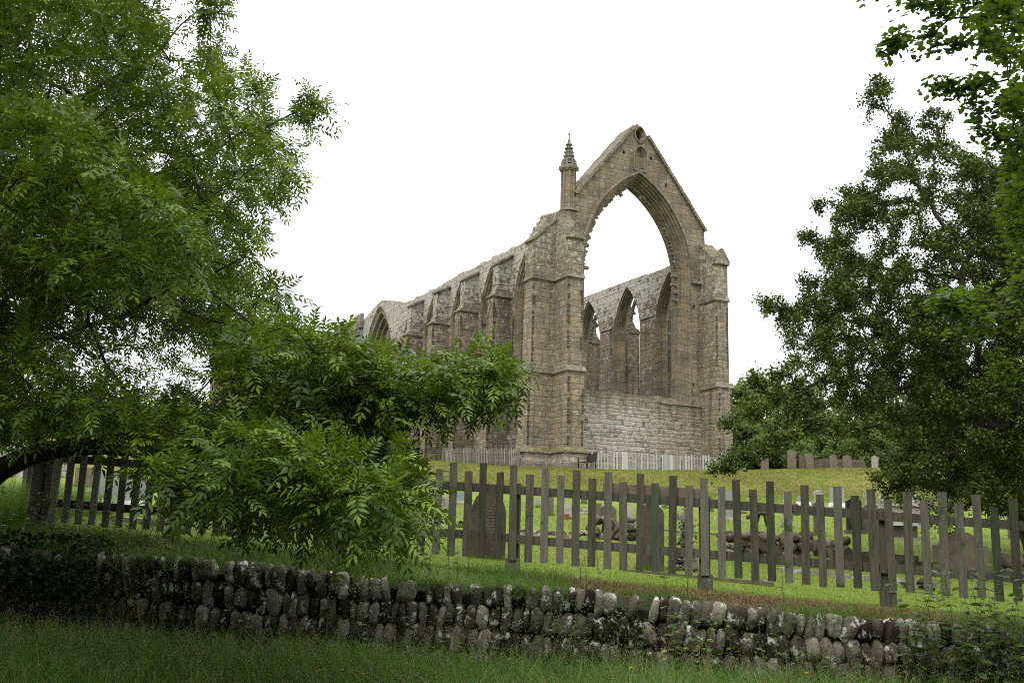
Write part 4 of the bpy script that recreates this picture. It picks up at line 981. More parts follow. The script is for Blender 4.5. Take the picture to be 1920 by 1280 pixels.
def grow(seeds, attr, seg=.3, wob=.06, pen=.12, r=None):
    """connect every attractor to the nearest node of the growing skeleton; returns nodes, parents, tip index per attractor"""
    r = r or np.random.default_rng(1)
    N = []; par = []; dist = []
    for line, join in seeds:
        prev = -1
        if join is not None:
            A = np.array(N); prev = int(np.argmin(((A - np.array(line[0])) ** 2).sum(1)))
        line = [np.array(p, float) for p in line]
        for a, b in zip(line[:-1], line[1:]):
            k_ = max(1, int(np.linalg.norm(b - a) / seg))
            for i in range(k_):
                q = a + (b - a) * i / k_
                if prev == -1 or i > 0 or True:
                    N.append(q + (r.normal(size=3) * wob * .4 if len(N) else 0)); par.append(prev); dist.append(0 if prev < 0 else dist[prev] + np.linalg.norm(N[-1] - N[prev])); prev = len(N) - 1
        N.append(line[-1]); par.append(prev); dist.append(dist[prev] + np.linalg.norm(N[-1] - N[prev]))
    cap_ = len(N) + len(attr) * 14; NA = np.zeros((cap_, 3)); DA = np.zeros(cap_); n = len(N); NA[:n] = N; DA[:n] = dist
    A = np.asarray(attr); d0 = np.array([np.sqrt(((NA[:n] - a) ** 2).sum(1)).min() for a in A]); tips = np.zeros(len(A), int)
    for ai in np.argsort(d0):
        a = A[ai]; dd = np.sqrt(((NA[:n] - a) ** 2).sum(1)) + pen * DA[:n]; j = int(np.argmin(dd)); L = np.linalg.norm(a - NA[j])
        k_ = int(min(12, max(1, round(L / seg)))); b0 = NA[j].copy(); bend = r.normal(size=3) * wob * L; prev = j
        for i in range(1, k_ + 1):
            t = i / k_; q = b0 + (a - b0) * t + bend * math.sin(PI * t) + np.array([0, 0, .06 * L * math.sin(PI * t)])
            NA[n] = q; par.append(prev); DA[n] = DA[prev] + np.linalg.norm(q - NA[prev]); prev = n; n += 1
        tips[ai] = n - 1
    return NA[:n], np.array(par), tips
def branch_mesh(name, N, par, rtip=.003, pw=2.3, rmax=.25, minr=0, sides=5, keep=None):
    n = len(N); acc = np.zeros(n)
    for i in range(n - 1, 0, -1):
        if acc[i] == 0: acc[i] = rtip ** pw
        if par[i] >= 0: acc[par[i]] += acc[i]
    rad = np.minimum(acc ** (1 / pw), rmax)
    e = np.where((par >= 0) & (rad > minr) & (True if keep is None else keep))[0]; a, b = N[par[e]], N[e]; ra, rb = np.minimum(rad[par[e]], rad[e] * 1.5), rad[e]
    d = nrm(b - a); h = np.where(np.abs(d[:, 2:]) > .9, np.array([[1., 0, 0]]), np.array([[0, 0, 1.]])); u = nrm(np.cross(d, h)); v = np.cross(d, u)
    an = 2 * PI * np.arange(sides) / sides; cs, sn = np.cos(an)[None, :, None], np.sin(an)[None, :, None]
    o = u[:, None] * cs + v[:, None] * sn; V0 = a[:, None] + o * ra[:, None, None]; V1 = b[:, None] + o * rb[:, None, None]
    V_ = np.concatenate([V0, V1], 1).reshape(-1, 3); base = (np.arange(len(e)) * 2 * sides)[:, None, None]; i = np.arange(sides)
    Q_ = np.stack([i, (i + 1) % sides, (i + 1) % sides + sides, i + sides], -1)[None] + base
    return np_mesh(name, V_, [Q_.reshape(-1, 4)], None, True), rad
def inpoly(poly, x, y):
    c = np.zeros(len(x), bool); n = len(poly)
    for i in range(n):
        x0, y0 = poly[i]; x1, y1 = poly[(i + 1) % n]
        k_ = ((y0 > y) != (y1 > y)) & (x < (x1 - x0) * (y - y0) / ((y1 - y0) or 1e-9) + x0); c ^= k_
    return c
def lobe(poly, Y0, Y1, n, r, holes=()):
    """n points filling the solid that the outline bounds between two distances"""
    P = np.array(poly); out = []
    while len(out) < n:
        x = r.uniform(P[:, 0].min(), P[:, 0].max(), 400); y = r.uniform(P[:, 1].min(), P[:, 1].max(), 400); k_ = inpoly(poly, x, y)
        for hp, keep in holes: k_ &= ~(inpoly(hp, x, y) & (r.random(400) > keep))
        for xx, yy in zip(x[k_], y[k_]): out.append(at(xx, yy, r.uniform(Y0, Y1)))
    return np.array(out[:n])
def offframe(n, box, r, m=60):
    out = []
    while len(out) < n:
        p = np.array([r.uniform(*box[0]), r.uniform(*box[1]), r.uniform(*box[2])]); z = (p - CAM) @ CF
        if z > .2:
            x, y = proj(p)
            if -m < x < 1920 + m and -m < y < 1280 + m: continue
        out.append(p)
    return np.array(out)

# --- the ash tree on the left
ra_ = np.random.default_rng(42)
Tb = np.array([-7.9, 9.0, 1.0])
seeds = [([Tb, (-7.6, 8.9, 3.2), (-7.2, 8.7, 5.5), (-6.6, 8.4, 8.0), (-6.2, 8.2, 9.5)], None),
         ([(-7.75, 8.95, 1.7), at(0, 880, 8.6), at(70, 848, 8.5), at(150, 831, 8.4), at(270, 845, 8.2), at(420, 850, 7.7), at(560, 820, 7.3), at(640, 775, 7.1), at(740, 728, 6.9), at(860, 708, 6.8), at(940, 700, 6.8)], 1),
         ([at(330, 850, 8.0), at(400, 890, 6.6), at(500, 910, 5.8), at(620, 935, 5.5)], 1), ([at(420, 850, 7.7), at(520, 900, 7.2), at(620, 940, 6.9), at(720, 975, 6.6)], 1),
         ([(-7.5, 8.9, 3.6), at(100, 640, 8.6), at(300, 560, 8.3), at(460, 480, 8.2)], 1), ([at(300, 560, 8.3), at(420, 600, 7.8), at(560, 640, 7.5)], 1),
         ([(-7.2, 8.7, 5.3), at(150, 420, 8.8), at(350, 300, 9.0), at(500, 230, 9.2), at(585, 195, 9.4)], 1),
         ([(-6.9, 8.5, 6.8), at(150, 180, 9.2), at(300, 80, 9.4), at(410, -20, 9.5)], 1),
         ([(-6.9, 8.5, 6.8), (-4, 6, 8), (-2, 4, 7.6)], 1), ([(-7.2, 8.7, 5.3), (-6, 5.5, 6), (-4.5, 3, 6.2)], 1)]
crown = [(-160, -160), (300, -160), (298, -20), (318, 40), (330, 78), (372, 88), (430, 100), (505, 128), (512, 165), (488, 190), (500, 220), (545, 262), (578, 292), (560, 340), (535, 385), (505, 425), (505, 480), (515, 530), (500, 575), (470, 620), (380, 640), (250, 620), (100, 620), (-160, 640)]
gap = [(150, 560), (230, 560), (400, 640), (420, 730), (300, 740), (150, 735), (120, 700), (60, 640)]
gap2 = [(200, 215), (330, 200), (420, 300), (330, 320), (230, 260)]
A = [lobe(crown, 7.6, 11.5, 1150, ra_, [(gap, .55), (gap2, .6)]), lobe([(-160, 330), (330, 330), (420, 480), (430, 600), (300, 800), (-160, 820)], 9.2, 12.5, 520, ra_, [(gap, .50)]), lobe([(-160, -100), (260, -100), (300, 200), (380, 330), (300, 420), (-160, 420)], 9.5, 12.5, 260, ra_),
     lobe([(-160, 560), (120, 600), (300, 760), (480, 560), (600, 625), (690, 655), (720, 720), (760, 830), (780, 900), (640, 950), (420, 900), (250, 860), (120, 815), (-160, 800)], 6.2, 9.0, 480, ra_, [(gap, .22), ([(0, 640), (420, 640), (420, 745), (0, 745)], .55)]),
     lobe([(560, 640), (660, 665), (760, 700), (850, 672), (920, 662), (962, 685), (950, 720), (915, 755), (870, 765), (790, 775), (700, 770), (600, 760)], 6.4, 7.4, 110, ra_),
     lobe([(270, 850), (420, 800), (600, 820), (760, 860), (790, 930), (803, 990), (740, 1018), (620, 990), (520, 985), (400, 945), (290, 920)], 5.4, 7.4, 190, ra_),
     lobe([(560, 195), (580, 175), (612, 200), (600, 245), (570, 240)], 9.2, 9.7, 11, ra_), lobe([(372, 20), (420, -40), (432, 30), (400, 60)], 9.2, 9.8, 12, ra_), lobe([(505, 545), (545, 560), (520, 580)], 8.0, 8.6, 4, ra_),
     lobe([(-120, 180), (120, 200), (260, 330), (360, 420), (420, 560), (200, 540), (-120, 520)], 6.0, 7.6, 170, ra_), lobe([(-100, 830), (60, 800), (110, 770), (-100, 700)], 7.5, 9.5, 25, ra_)]
nvis = sum(len(a) for a in A)
A.append(offframe(520, ((-9.5, -1.8), (-2, 9.5), (4.4, 9.0)), ra_)); A.append(offframe(300, ((-9.5, -4.2), (2.0, 9.5), (2.2, 5.0)), ra_))
A = np.concatenate(A)
N, par, tips = grow(seeds, A, .28, .07, .10, ra_)
ASHT = empty('ash_tree', Tb, 0, 'spreading ash tree with feathery bright green leaves hanging over the fence and wall', 'tree')
def child_world(name, me, mat, parent):
    o = link(name, me, mat, parent); o.matrix_parent_inverse = Matrix.Translation(-Vector(parent.location)); return o
PXY = np.array([proj(q) if (q - CAM) @ CF > .3 else (-999, -999) for q in N])
keepA = ~((PXY[:, 0] > 440) & (PXY[:, 1] < 110) & (PXY[:, 1] > -40))
me, rad = branch_mesh('branches', N, par, .0034, 2.25, .17, keep=keepA)
child_world('trunk', me, BARK, ASHT)
mb = MB(); lp = [at(-60, 925, 8.7), at(0, 880, 8.6), at(60, 852, 8.5), at(130, 838, 8.45), at(210, 838, 8.35), at(300, 848, 8.1), at(400, 850, 7.8)]
mb.tube([tuple(p - Tb) for p in lp], [.13, .10, .085, .075, .065, .05, .035], 9); mb.obj('limb', BARK, ASHT, smooth=True)
def compound(P, D, L, r, pairs=5, lscale=1.0, down=.9):
    """pinnate leaves: returns leaflet arrays"""
    n = len(P); D = nrm(D); side = nrm(np.cross(D, UP + r.normal(size=(n, 3)) * .35)); out = []; tt_ = r.uniform(0, 1, n)
    for j in range(pairs):
        s = (.28 + .66 * j / (pairs - 1)) * L; Q_ = P + D * s[:, None] - UP * (down * s ** 2)[:, None]; T = nrm(D - UP * (2 * down * s)[:, None]); Nn = nrm(np.cross(side, T))
        for sg in (-1, 1):
            d = T * .62 + side * (sg * .85) - UP * r.uniform(.0, .35, n)[:, None] + r.normal(size=(n, 3)) * .10
            ll = L * .30 * (1 - .25 * abs(j - 2) / 3) * r.uniform(.85, 1.15, n) * lscale
            out.append((Q_, d, Nn + r.normal(size=(n, 3)) * .25, ll, ll * .29, tt_ + r.normal(size=n) * .06))
    s = L; Q_ = P + D * s[:, None] - UP * (down * s ** 2)[:, None]; T = nrm(D - UP * (2 * down * s)[:, None]); ll = L * .30 * lscale
    out.append((Q_, T, nrm(np.cross(side, T)), ll, ll * .30, tt_))
    return out
def cat_leaves(lst): return [np.concatenate([o[i] for o in lst]) for i in range(6)]
def ash_leaves(idx, per, L0, r, lscale=1.0, pairs=5):
    tp = np.repeat(idx, per); p1 = N[tips[tp]]; p0 = N[par[tips[tp]]]; ax = nrm(p1 - p0); t = r.uniform(0, 1.0, len(tp)) ** .8
    P = p1 - ax * ((1 - t) * .32)[:, None]
    D = ax * .55 + nrm(r.normal(size=(len(tp), 3))) * .85 + UP * .12
    L = L0 * r.uniform(.7, 1.15, len(tp)); return compound(P, D, L, r, pairs, lscale)
vis = np.arange(nvis); off_ = np.arange(nvis, len(A))
P, D, Nn, L, W_, T_ = cat_leaves(ash_leaves(vis, 10, .235, ra_))
top_t = np.clip(.12 + .72 * T_, 0, 1)
child_world('crown', leaf_mesh('leaves', P, D, Nn, L, W_, top_t, 'lance'), ASH, ASHT)
P, D, Nn, L, W_, T_ = cat_leaves(ash_leaves(off_, 6, .42, ra_, 1.3, 4))
z_ = (P - CAM) @ CF; qx = 960 + FPX * ((P - CAM) @ CR) / z_; qy = 640 - FPX * ((P - CAM) @ CU) / z_; kk = ~((z_ > .3) & (qx > -30) & (qx < 1950) & (qy > -30)); P, D, Nn, L, W_, T_ = [a_[kk] for a_ in (P, D, Nn, L, W_, T_)]
child_world('crown', leaf_mesh('leaves_high', P, D, Nn, L, W_, np.clip(.25 + .45 * T_, 0, 1), 'lance'), ASH, ASHT)

# --- hawthorn on the right
rh = np.random.default_rng(8)
Hb = np.array([8.9, 17.0, float(ground(8.9, 17.0)) - .1])
H = lambda x, y, Y: at(x, y, Y)
hseeds = [([Hb, H(1880, 860, 17), H(1850, 700, 17), H(1800, 520, 17), H(1740, 380, 17), H(1680, 250, 16.8), H(1640, 150, 16.6)], None),
          ([H(1860, 760, 17), H(1780, 720, 16.3), H(1640, 730, 15.6), H(1560, 700, 15.2), H(1470, 740, 15.0), H(1365, 795, 14.8)], 1),
          ([H(1870, 800, 17), H(1760, 810, 15.6), H(1620, 800, 14.8), H(1520, 800, 14.6), H(1430, 840, 14.5), H(1345, 878, 14.4)], 1),
          ([H(1850, 700, 17), H(1700, 640, 16.5), H(1560, 590, 16), H(1440, 575, 15.8)], 1), ([H(1800, 520, 17), H(1650, 500, 16.8), H(1500, 440, 16.4)], 1),
          ([H(1740, 380, 17), H(1640, 380, 16.8), H(1530, 385, 16.5)], 1), ([H(1800, 520, 17), H(1850, 380, 17.2), H(1830, 300, 17.3)], 1), ([H(1740, 380, 17), H(1760, 270, 17), H(1780, 215, 17)], 1),
          ([H(1870, 800, 17), H(1780, 850, 15.5), H(1700, 880, 15.0), H(1690, 935, 14.8)], 1), ([H(1880, 860, 17), H(1960, 600, 17), H(2000, 400, 17)], 1), ([H(1850, 700, 17), (10.5, 19.5, 6.5), (11, 21, 8)], 1)]
body = [(1670, 235), (1740, 240), (1800, 280), (1870, 330), (2060, 330), (2060, 900), (1900, 930), (1800, 930), (1735, 890), (1690, 830), (1600, 780), (1540, 730), (1490, 690), (1465, 640), (1450, 590), (1500, 560), (1530, 520), (1520, 470), (1560, 430), (1600, 340), (1640, 300)]
def plume(pts, n, r, rad_=.20, dY=.25):
    out = []
    seg_ = [np.array(p, float) for p in pts]
    for i in range(n):
        t = r.uniform(0, len(seg_) - 1); a = int(t); p = seg_[a] + (seg_[min(a + 1, len(seg_) - 1)] - seg_[a]) * (t - a); out.append(H(p[0], p[1], p[2]) + r.normal(size=3) * np.array([rad_, dY, rad_ * .7]))
    return np.array(out)
pl_ = [plume([(1640, 150, 16.6), (1652, 200, 16.6), (1690, 250, 16.8)], 16, rh, .06), plume([(1612, 172, 16.6), (1640, 182, 16.6)], 4, rh, .04), plume([(1690, 240, 17), (1730, 225, 17), (1775, 212, 17)], 13, rh, .08),
       plume([(1640, 255, 16.7), (1645, 300, 16.7), (1655, 350, 16.7)], 10, rh, .07), plume([(1527, 382, 16.5), (1560, 400, 16.5), (1620, 420, 16.6)], 14, rh, .07), plume([(1590, 335, 16.6), (1600, 370, 16.7), (1640, 400, 16.7)], 12, rh, .11),
       plume([(1488, 437, 16.4), (1530, 460, 16.5), (1590, 480, 16.6)], 14, rh, .07), plume([(1492, 522, 16.2), (1540, 530, 16.2), (1600, 540, 16.4)], 16, rh, .09), plume([(1440, 555, 15.8), (1436, 600, 15.8), (1500, 590, 15.9), (1560, 600, 16)], 26, rh, .13),
       plume([(1365, 795, 14.8), (1410, 765, 14.9), (1470, 735, 15), (1560, 700, 15.2)], 30, rh, .07), plume([(1345, 876, 14.4), (1380, 862, 14.4), (1430, 838, 14.5), (1500, 805, 14.6), (1600, 795, 14.8)], 34, rh, .055),
       plume([(1400, 720, 15), (1450, 705, 15), (1540, 690, 15.2), (1600, 700, 15.4)], 26, rh, .12), plume([(1480, 780, 14.8), (1540, 760, 15), (1640, 750, 15.4)], 22, rh, .14), plume([(1560, 800, 14.6), (1640, 805, 14.8), (1720, 830, 15)], 22, rh, .10),
       plume([(1690, 940, 14.8), (1700, 900, 14.9), (1720, 860, 15)], 16, rh, .08), plume([(1655, 900, 14.8), (1675, 870, 14.9), (1740, 860, 15)], 12, rh, .07), plume([(1760, 985, 14.8), (1800, 940, 15)], 8, rh, .1),
       plume([(1815, 300, 17.2), (1840, 330, 17.2), (1870, 380, 17)], 14, rh, .15)]
A2 = np.concatenate([lobe(body, 14.8, 20.0, 1150, rh), lobe([(1700, 560), (2060, 500), (2060, 960), (1800, 960), (1700, 900)], 14.5, 22, 1500, rh), lobe([(1780, 300), (2060, 300), (2060, 560), (1760, 560)], 15, 20, 260, rh), lobe([(1800, 330), (1860, 300), (2060, 260), (2060, 600), (1780, 560)], 15.5, 21, 260, rh), lobe([(1500, 560), (1700, 480), (1760, 800), (1640, 790), (1520, 700)], 14.8, 17.5, 120, rh)] + pl_)
N2, par2, tips2 = grow(hseeds, A2, .22, .10, .05, rh)
HT = empty('hawthorn_tree', Hb, 0, 'dense dark hawthorn with long leafy sprays reaching left over the churchyard', 'tree')
me, rad2 = branch_mesh('branches', N2, par2, .006, 2.3, .18); child_world('trunk', me, BARK, HT)
thin = np.where((par2 >= 0) & (rad2 < .022))[0]
def twig_leaves(Nn_, par_, idx, per, L0, r, wr, spread, kind_bias=.3):
    e = np.repeat(idx, per); a, b = Nn_[par_[e]], Nn_[e]; t = r.uniform(0, 1, len(e))[:, None]; ax = nrm(b - a)
    P = a + (b - a) * t + r.normal(size=(len(e), 3)) * spread; D = nrm(r.normal(size=(len(e), 3))) + ax * .5; Nn = nrm(r.normal(size=(len(e), 3)) * .6 + UP * .9)
    L = L0 * r.uniform(.6, 1.2, len(e)); cl = np.repeat(r.uniform(0, 1, len(idx)), per)
    return P, D, Nn, L, L * wr, np.clip(.25 + .45 * cl + r.normal(size=len(e)) * .15, 0, 1)
P, D, Nn, L, W_, T_ = twig_leaves(N2, par2, thin, 92, .050, rh, .8, .058); print('haw', len(thin), len(P))
child_world('crown', leaf_mesh('leaves', P, D, Nn, L, W_, T_, 'quad'), HAW, HT)

# --- beech boughs entering from the upper right
rb = np.random.default_rng(77)
Bb = np.array([7.2, 8.0, .1])
bseeds = [([Bb, (6.9, 8.1, 3), (6.4, 8.2, 5.5), (5.9, 8.4, 8)], None), ([(6.8, 8.1, 3.4), H(1960, 500, 8.2), H(1880, 555, 7.8), H(1780, 570, 7.5), H(1750, 575, 7.4)], 1),
          ([(6.6, 8.2, 4.6), H(1950, 200, 8.8), H(1880, 150, 9), H(1820, 170, 9.1), H(1745, 160, 9.2)], 1), ([(6.4, 8.2, 5.4), H(1900, 30, 9), H(1780, 40, 9.2), H(1660, 95, 9.3)], 1),
          ([(6.4, 8.2, 5.4), H(1860, -60, 9), H(1740, -30, 9.3), H(1620, -5, 9.5)], 1), ([H(1950, 200, 8.8), H(1910, 280, 9), H(1850, 280, 9)], 1), ([(6.2, 8.3, 6.5), (4.5, 6, 7.6), (3, 4, 7.2)], 1)]
pb = [plume([(1655, 92, 9.3), (1700, 60, 9.2), (1780, 40, 9.2)], 16, rb, .05, .1), plume([(1742, 162, 9.2), (1790, 160, 9.1), (1870, 150, 9)], 16, rb, .05, .12), plume([(1620, -6, 9.5), (1700, 5, 9.3), (1780, 20, 9.2)], 16, rb, .06, .1), plume([(1730, 95, 9.1), (1790, 80, 9.1), (1850, 90, 9.1)], 12, rb, .05, .1),
      plume([(1815, 190, 9), (1850, 205, 9), (1900, 190, 9)], 12, rb, .06, .1), plume([(1825, 240, 9), (1870, 260, 9), (1920, 250, 9)], 12, rb, .06, .1), plume([(1750, 572, 7.4), (1800, 560, 7.5), (1870, 550, 7.8), (1940, 520, 8)], 24, rb, .07, .15), plume([(1800, 600, 7.6), (1860, 600, 7.7), (1930, 620, 8)], 10, rb, .08, .15), plume([(1880, 690, 7.8), (1950, 700, 8)], 6, rb, .08, .1),
      lobe([(1860, -60), (2050, -60), (2050, 640), (1940, 640), (1900, 520), (1890, 420), (1880, 330), (1900, 250), (1880, 120), (1830, 60)], 8.0, 11.5, 330, rb), lobe([(1780, -60), (1900, -60), (1900, 130), (1850, 90), (1790, 30)], 8.4, 11.2, 110, rb), lobe([(1870, 180), (1960, 150), (1960, 480), (1890, 460), (1860, 330), (1880, 260)], 8.4, 11, 130, rb)]
nv3 = sum(len(a) for a in pb); pb.append(offframe(190, ((2.5, 9), (-1, 9.5), (4.6, 8.5)), rb)); pb.append(offframe(60, ((4.6, 8.5), (2.5, 8.5), (1.8, 4.6)), rb))
A3 = np.concatenate(pb); N3, par3, tips3 = grow(bseeds, A3, .22, .07, .08, rb)
BT = empty('beech_tree', Bb, 0, 'beech boughs with broad flat leaves hanging in from the upper right', 'tree')
me, rad3 = branch_mesh('branches', N3, par3, .003, 2.3, .16); child_world('trunk', me, BARK, BT)
thin = np.where((par3 >= 0) & (rad3 < .007))[0]
vx = np.array([proj(N3[i])[0] if (N3[i] - CAM) @ CF > .3 else 9999 for i in thin]); vy = np.array([proj(N3[i])[1] if (N3[i] - CAM) @ CF > .3 else 9999 for i in thin])
inn = (vx < 2000) & (vy > -80) & (vx > 0); 
P, D, Nn, L, W_, T_ = twig_leaves(N3, par3, thin[inn], 20, .078, rb, .62, .045); Nn = nrm(rb.normal(size=Nn.shape) * .35 + UP); D[:, 2] *= .35
child_world('crown', leaf_mesh('leaves', P, D, Nn, L, W_, T_, 'oval'), BEECH, BT)
P, D, Nn, L, W_, T_ = twig_leaves(N3, par3, thin[~inn], 5, .16, rb, .7, .08)
child_world('crown', leaf_mesh('leaves_high', P, D, Nn, L, W_, T_, 'oval'), BEECH, BT)

# --- unseen foliage belt added behind the camera to cut sky light
rk = np.random.default_rng(31); n = 26000
an = rk.uniform(PI * 1.02, PI * 1.98, n); rr_ = rk.uniform(7, 12, n); cz_ = rk.uniform(0, 1, n) ** .8 * 7
cz_ = cz_ * np.where(np.cos(an) < -.1, 1.6, 1.0); P = np.stack([np.cos(an) * rr_ * 1.25, np.sin(an) * rr_ + 1.5, cz_], -1); P += .6 * np.sin(P[:, [1, 2, 0]] * 1.7)
tag(link('unseen_shade_belt', leaf_mesh('unseen_shade_belt', P, rk.normal(size=P.shape), rk.normal(size=P.shape) + UP * .4, rk.uniform(.3, .55, n), rk.uniform(.2, .4, n), rk.uniform(.1, .7, n), 'quad'), HAW), 'unseen foliage added behind the camera to block sky light', 'unseen_shade_belt', kind='stuff')

# --- trees behind
def far_tree(px, ptop, Y, wpx, label, grp, seed, shade=0, spray=0):
    r = np.random.default_rng(seed); X = (px - 960) * Y / FPX * 1.0; X = at(px, 880, Y)[0]; g = float(ground(X, Y)); top = at(px, ptop, Y)[2]; h = top - g; rw = wpx * Y / FPX / 2
    o = empty('broadleaf_tree', (X, Y, g), 0, label, 'tree', grp)
    nc = 75; u = nrm(r.normal(size=(nc, 3))) * (r.uniform(.35, 1, nc) ** .5)[:, None]
    cz = h * .56; C_ = u * np.array([rw, rw * .9, h * .46]) + np.array([0, 0, cz])
    C_ = C_[C_[:, 2] > h * .06]; nc = len(C_)
    per = 95; c_ = np.repeat(np.arange(nc), per); cr = rw * r.uniform(.16, .34, nc)
    P = C_[c_] + nrm(r.normal(size=(len(c_), 3))) * (cr[c_] * r.uniform(.4, 1.1, len(c_)))[:, None] * np.array([1, 1, .7])
    D = r.normal(size=(len(c_), 3)); Nn = nrm(r.normal(size=(len(c_), 3)) * .8 + UP * .6 ); L = r.uniform(.18, .38, len(c_)) * Y / 85
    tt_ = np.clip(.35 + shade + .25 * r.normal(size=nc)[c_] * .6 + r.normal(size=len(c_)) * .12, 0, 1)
    link('crown', leaf_mesh('crown', P, D, Nn, L, L * .75, tt_, 'quad'), FARL, o)
    mb = MB(); mb.tube([(0, 0, -.3), (.1, 0, h * .3), (.0, .1, h * .75)], [h * .03, h * .02, h * .006], 7)
    for i in range(9):
        q = C_[int(r.integers(nc))]; z_ = h * r.uniform(.2, .5); mb.tube([(0, 0, z_), tuple(q * np.array([.5, .5, .5]) + np.array([0, 0, z_ * .5])), tuple(q)], [h * .01, h * .007, h * .003], 5)
    mb.obj('trunk', BARK, o)
for i, (px, pt, Y, w_) in enumerate(((1392, 722, 92, 110), (1440, 695, 98, 120), (1500, 712, 96, 130), (1565, 748, 92, 130), (1630, 750, 95, 140), (1705, 735, 96, 150), (1790, 725, 92, 160), (1880, 715, 96, 160), (1400, 800, 74, 95), (1462, 812, 72, 110), (1540, 800, 76, 110), (1610, 806, 72, 110), (1690, 800, 74, 130))):
    nm_ = ('feathery tree rising just right of the priory corner buttress', 'tallest tree of the far belt, right of the priory', 'broad tree of the far belt above the leftmost skyline headstone', 'far tree behind the tallest skyline headstone', 'far tree behind the pair of touching skyline headstones', 'far tree showing through gaps left of the hawthorn trunk', 'far tree hidden behind the hawthorn crown', 'far tree behind the right edge of the hawthorn',
           'low dark bushy tree at the foot of the priory corner', 'low dark tree behind the leftmost skyline headstone', 'low dark tree behind the round skyline headstone', 'low dark tree behind the iron railing', 'low dark tree behind the lowest hawthorn spray')[i]
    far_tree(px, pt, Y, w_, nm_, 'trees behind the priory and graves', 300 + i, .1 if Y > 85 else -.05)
for i, (px, pt, Y, w_) in enumerate(((-50, 745, 62, 160), (50, 752, 66, 150), (140, 758, 64, 140), (230, 765, 68, 140), (320, 770, 66, 140))):
    far_tree(px, pt, Y, w_, ('tree at the far left edge beyond the ruined wall', 'tree directly behind the grassy ruined wall', 'tree behind the corner of the return fence', 'tree seen through the ash leaves over the shaded fence', 'rightmost tree beyond the shaded fence')[i], 'trees beyond the ruined wall', 400 + i, .05)

# ---------------------------------------------------------------- grass
rg = np.random.default_rng(12)
def blades(name, X, Y, Z, h, w_, lean, tint, mat, parent=None, segs=3, kind='stuff', label=None, cat='grass'):
    n = len(X); az = rg.uniform(0, 2 * PI, n); d = np.stack([np.cos(az), np.sin(az), np.zeros(n)], -1); s = np.stack([-np.sin(az + rg.uniform(-1, 1, n)), np.cos(az), np.zeros(n)], -1); s = nrm(s)
    base = np.stack([X, Y, Z], -1); rows = []
    for k_ in range(segs):
        t = k_ / segs; c_ = base + UP * (h * t * (1 - .25 * lean * t))[:, None] + d * (h * lean * t * t)[:, None]; ww = (w_ * (1 - t * .75))[:, None] * .5
        rows += [c_ - s * ww, c_ + s * ww]
    rows.append(base + UP * (h * (1 - .25 * lean))[:, None] + d * (h * lean)[:, None])
    V_ = np.stack(rows, 1); m = V_.shape[1]; b = (np.arange(n) * m)[:, None]
    qs = [np.stack([b[:, 0] + 2 * k_, b[:, 0] + 2 * k_ + 1, b[:, 0] + 2 * k_ + 3, b[:, 0] + 2 * k_ + 2], -1) for k_ in range(segs - 1)]
    tr = np.stack([b[:, 0] + 2 * (segs - 1), b[:, 0] + 2 * (segs - 1) + 1, b[:, 0] + 2 * segs], -1)
    me = np_mesh(name, V_.reshape(-1, 3), [np.concatenate(qs), tr], np.repeat(tint, m)); o = link(name, me, mat, parent)
    return tag(o, label, cat, kind=kind)
def gnd(X, Y): return ground(X, Y)
# tall field grass
n = 95000; X = rg.uniform(-6.5, 6.5, n); Y = wallY(X) + .02 - rg.uniform(0, 1, n) ** 1.1 * 4.6; k_ = Y > 4.2; X, Y = X[k_], Y[k_]
cl = .5 + .5 * np.sin(X * 2.3 + 1.3 * np.sin(Y * 1.7)) * np.sin(Y * 2.9 + X * .7)
dist_ = wallY(X) - Y
h = (.27 + .15 * cl + .12 * rg.normal(size=len(X))) * np.where(dist_ < .8, .62 + .5 * dist_, 1.0); h = np.clip(h, .08, .52)
blades('tall_grass', X, Y, gnd(X, Y) - .01, h, rg.uniform(.005, .015, len(X)), rg.uniform(.1, 1.1, len(X)), np.clip(rg.normal(.48, .27, len(X)) + .25 * (cl - .5), 0, 1), GRASSM, label='long uncut meadow grass in front of the dry stone wall')
n = 9000; X = rg.uniform(-5.5, 5.6, n); Y = wallY(X) - rg.uniform(.03, 3.4, n)
blades('arching_grass', X, Y, gnd(X, Y) - .01, rg.uniform(.28, .58, n), rg.uniform(.006, .014, n), rg.uniform(.4, 1.3, n), np.clip(rg.normal(.72, .16, n), 0, 1), GRASSM, segs=5, label='longer arching pale grass blades in the meadow')
# seed stalks
n = 1500; X = rg.uniform(-5, 5.4, n); Y = wallY(X) - rg.uniform(.03, 3.6, n) ; h = rg.uniform(.38, .68, n)
st = blades('seed_stalks', X, Y, gnd(X, Y), h, np.full(n, .0028), rg.uniform(.05, .35, n), rg.uniform(.6, 1, n), GRASSM, label='thin flowering grass stalks rising above the meadow grass')
e = np.repeat(np.arange(n), 22); t = rg.uniform(.72, 1.0, len(e)); az = rg.uniform(0, 2 * PI, len(e)); hh = h[e]; rr = (1.05 - t) * .16 * rg.uniform(.2, 1, len(e))
V_ = st.data.vertices; co = np.zeros(len(V_) * 3, dtype=np.float32); V_.foreach_get('co', co); co = co.reshape(n, 7, 3); tip = co[:, 6]; mid_ = (co[:, 4] + co[:, 5]) / 2
P = mid_[e] + (tip[e] - mid_[e]) * ((t - .67) / .33)[:, None] + np.stack([np.cos(az) * rr, np.sin(az) * rr, rg.uniform(-.01, .02, len(e))], -1)
me = leaf_mesh('seed_heads', P, rg.normal(size=P.shape) * .4 + UP, rg.normal(size=P.shape), rg.uniform(.007, .013, len(P)), rg.uniform(.003, .005, len(P)), rg.uniform(.7, 1, len(P)), 'quad')
tag(link('seed_heads', me, STRAWM), 'pale feathery seed heads on the grass stalks', 'grass', kind='stuff')
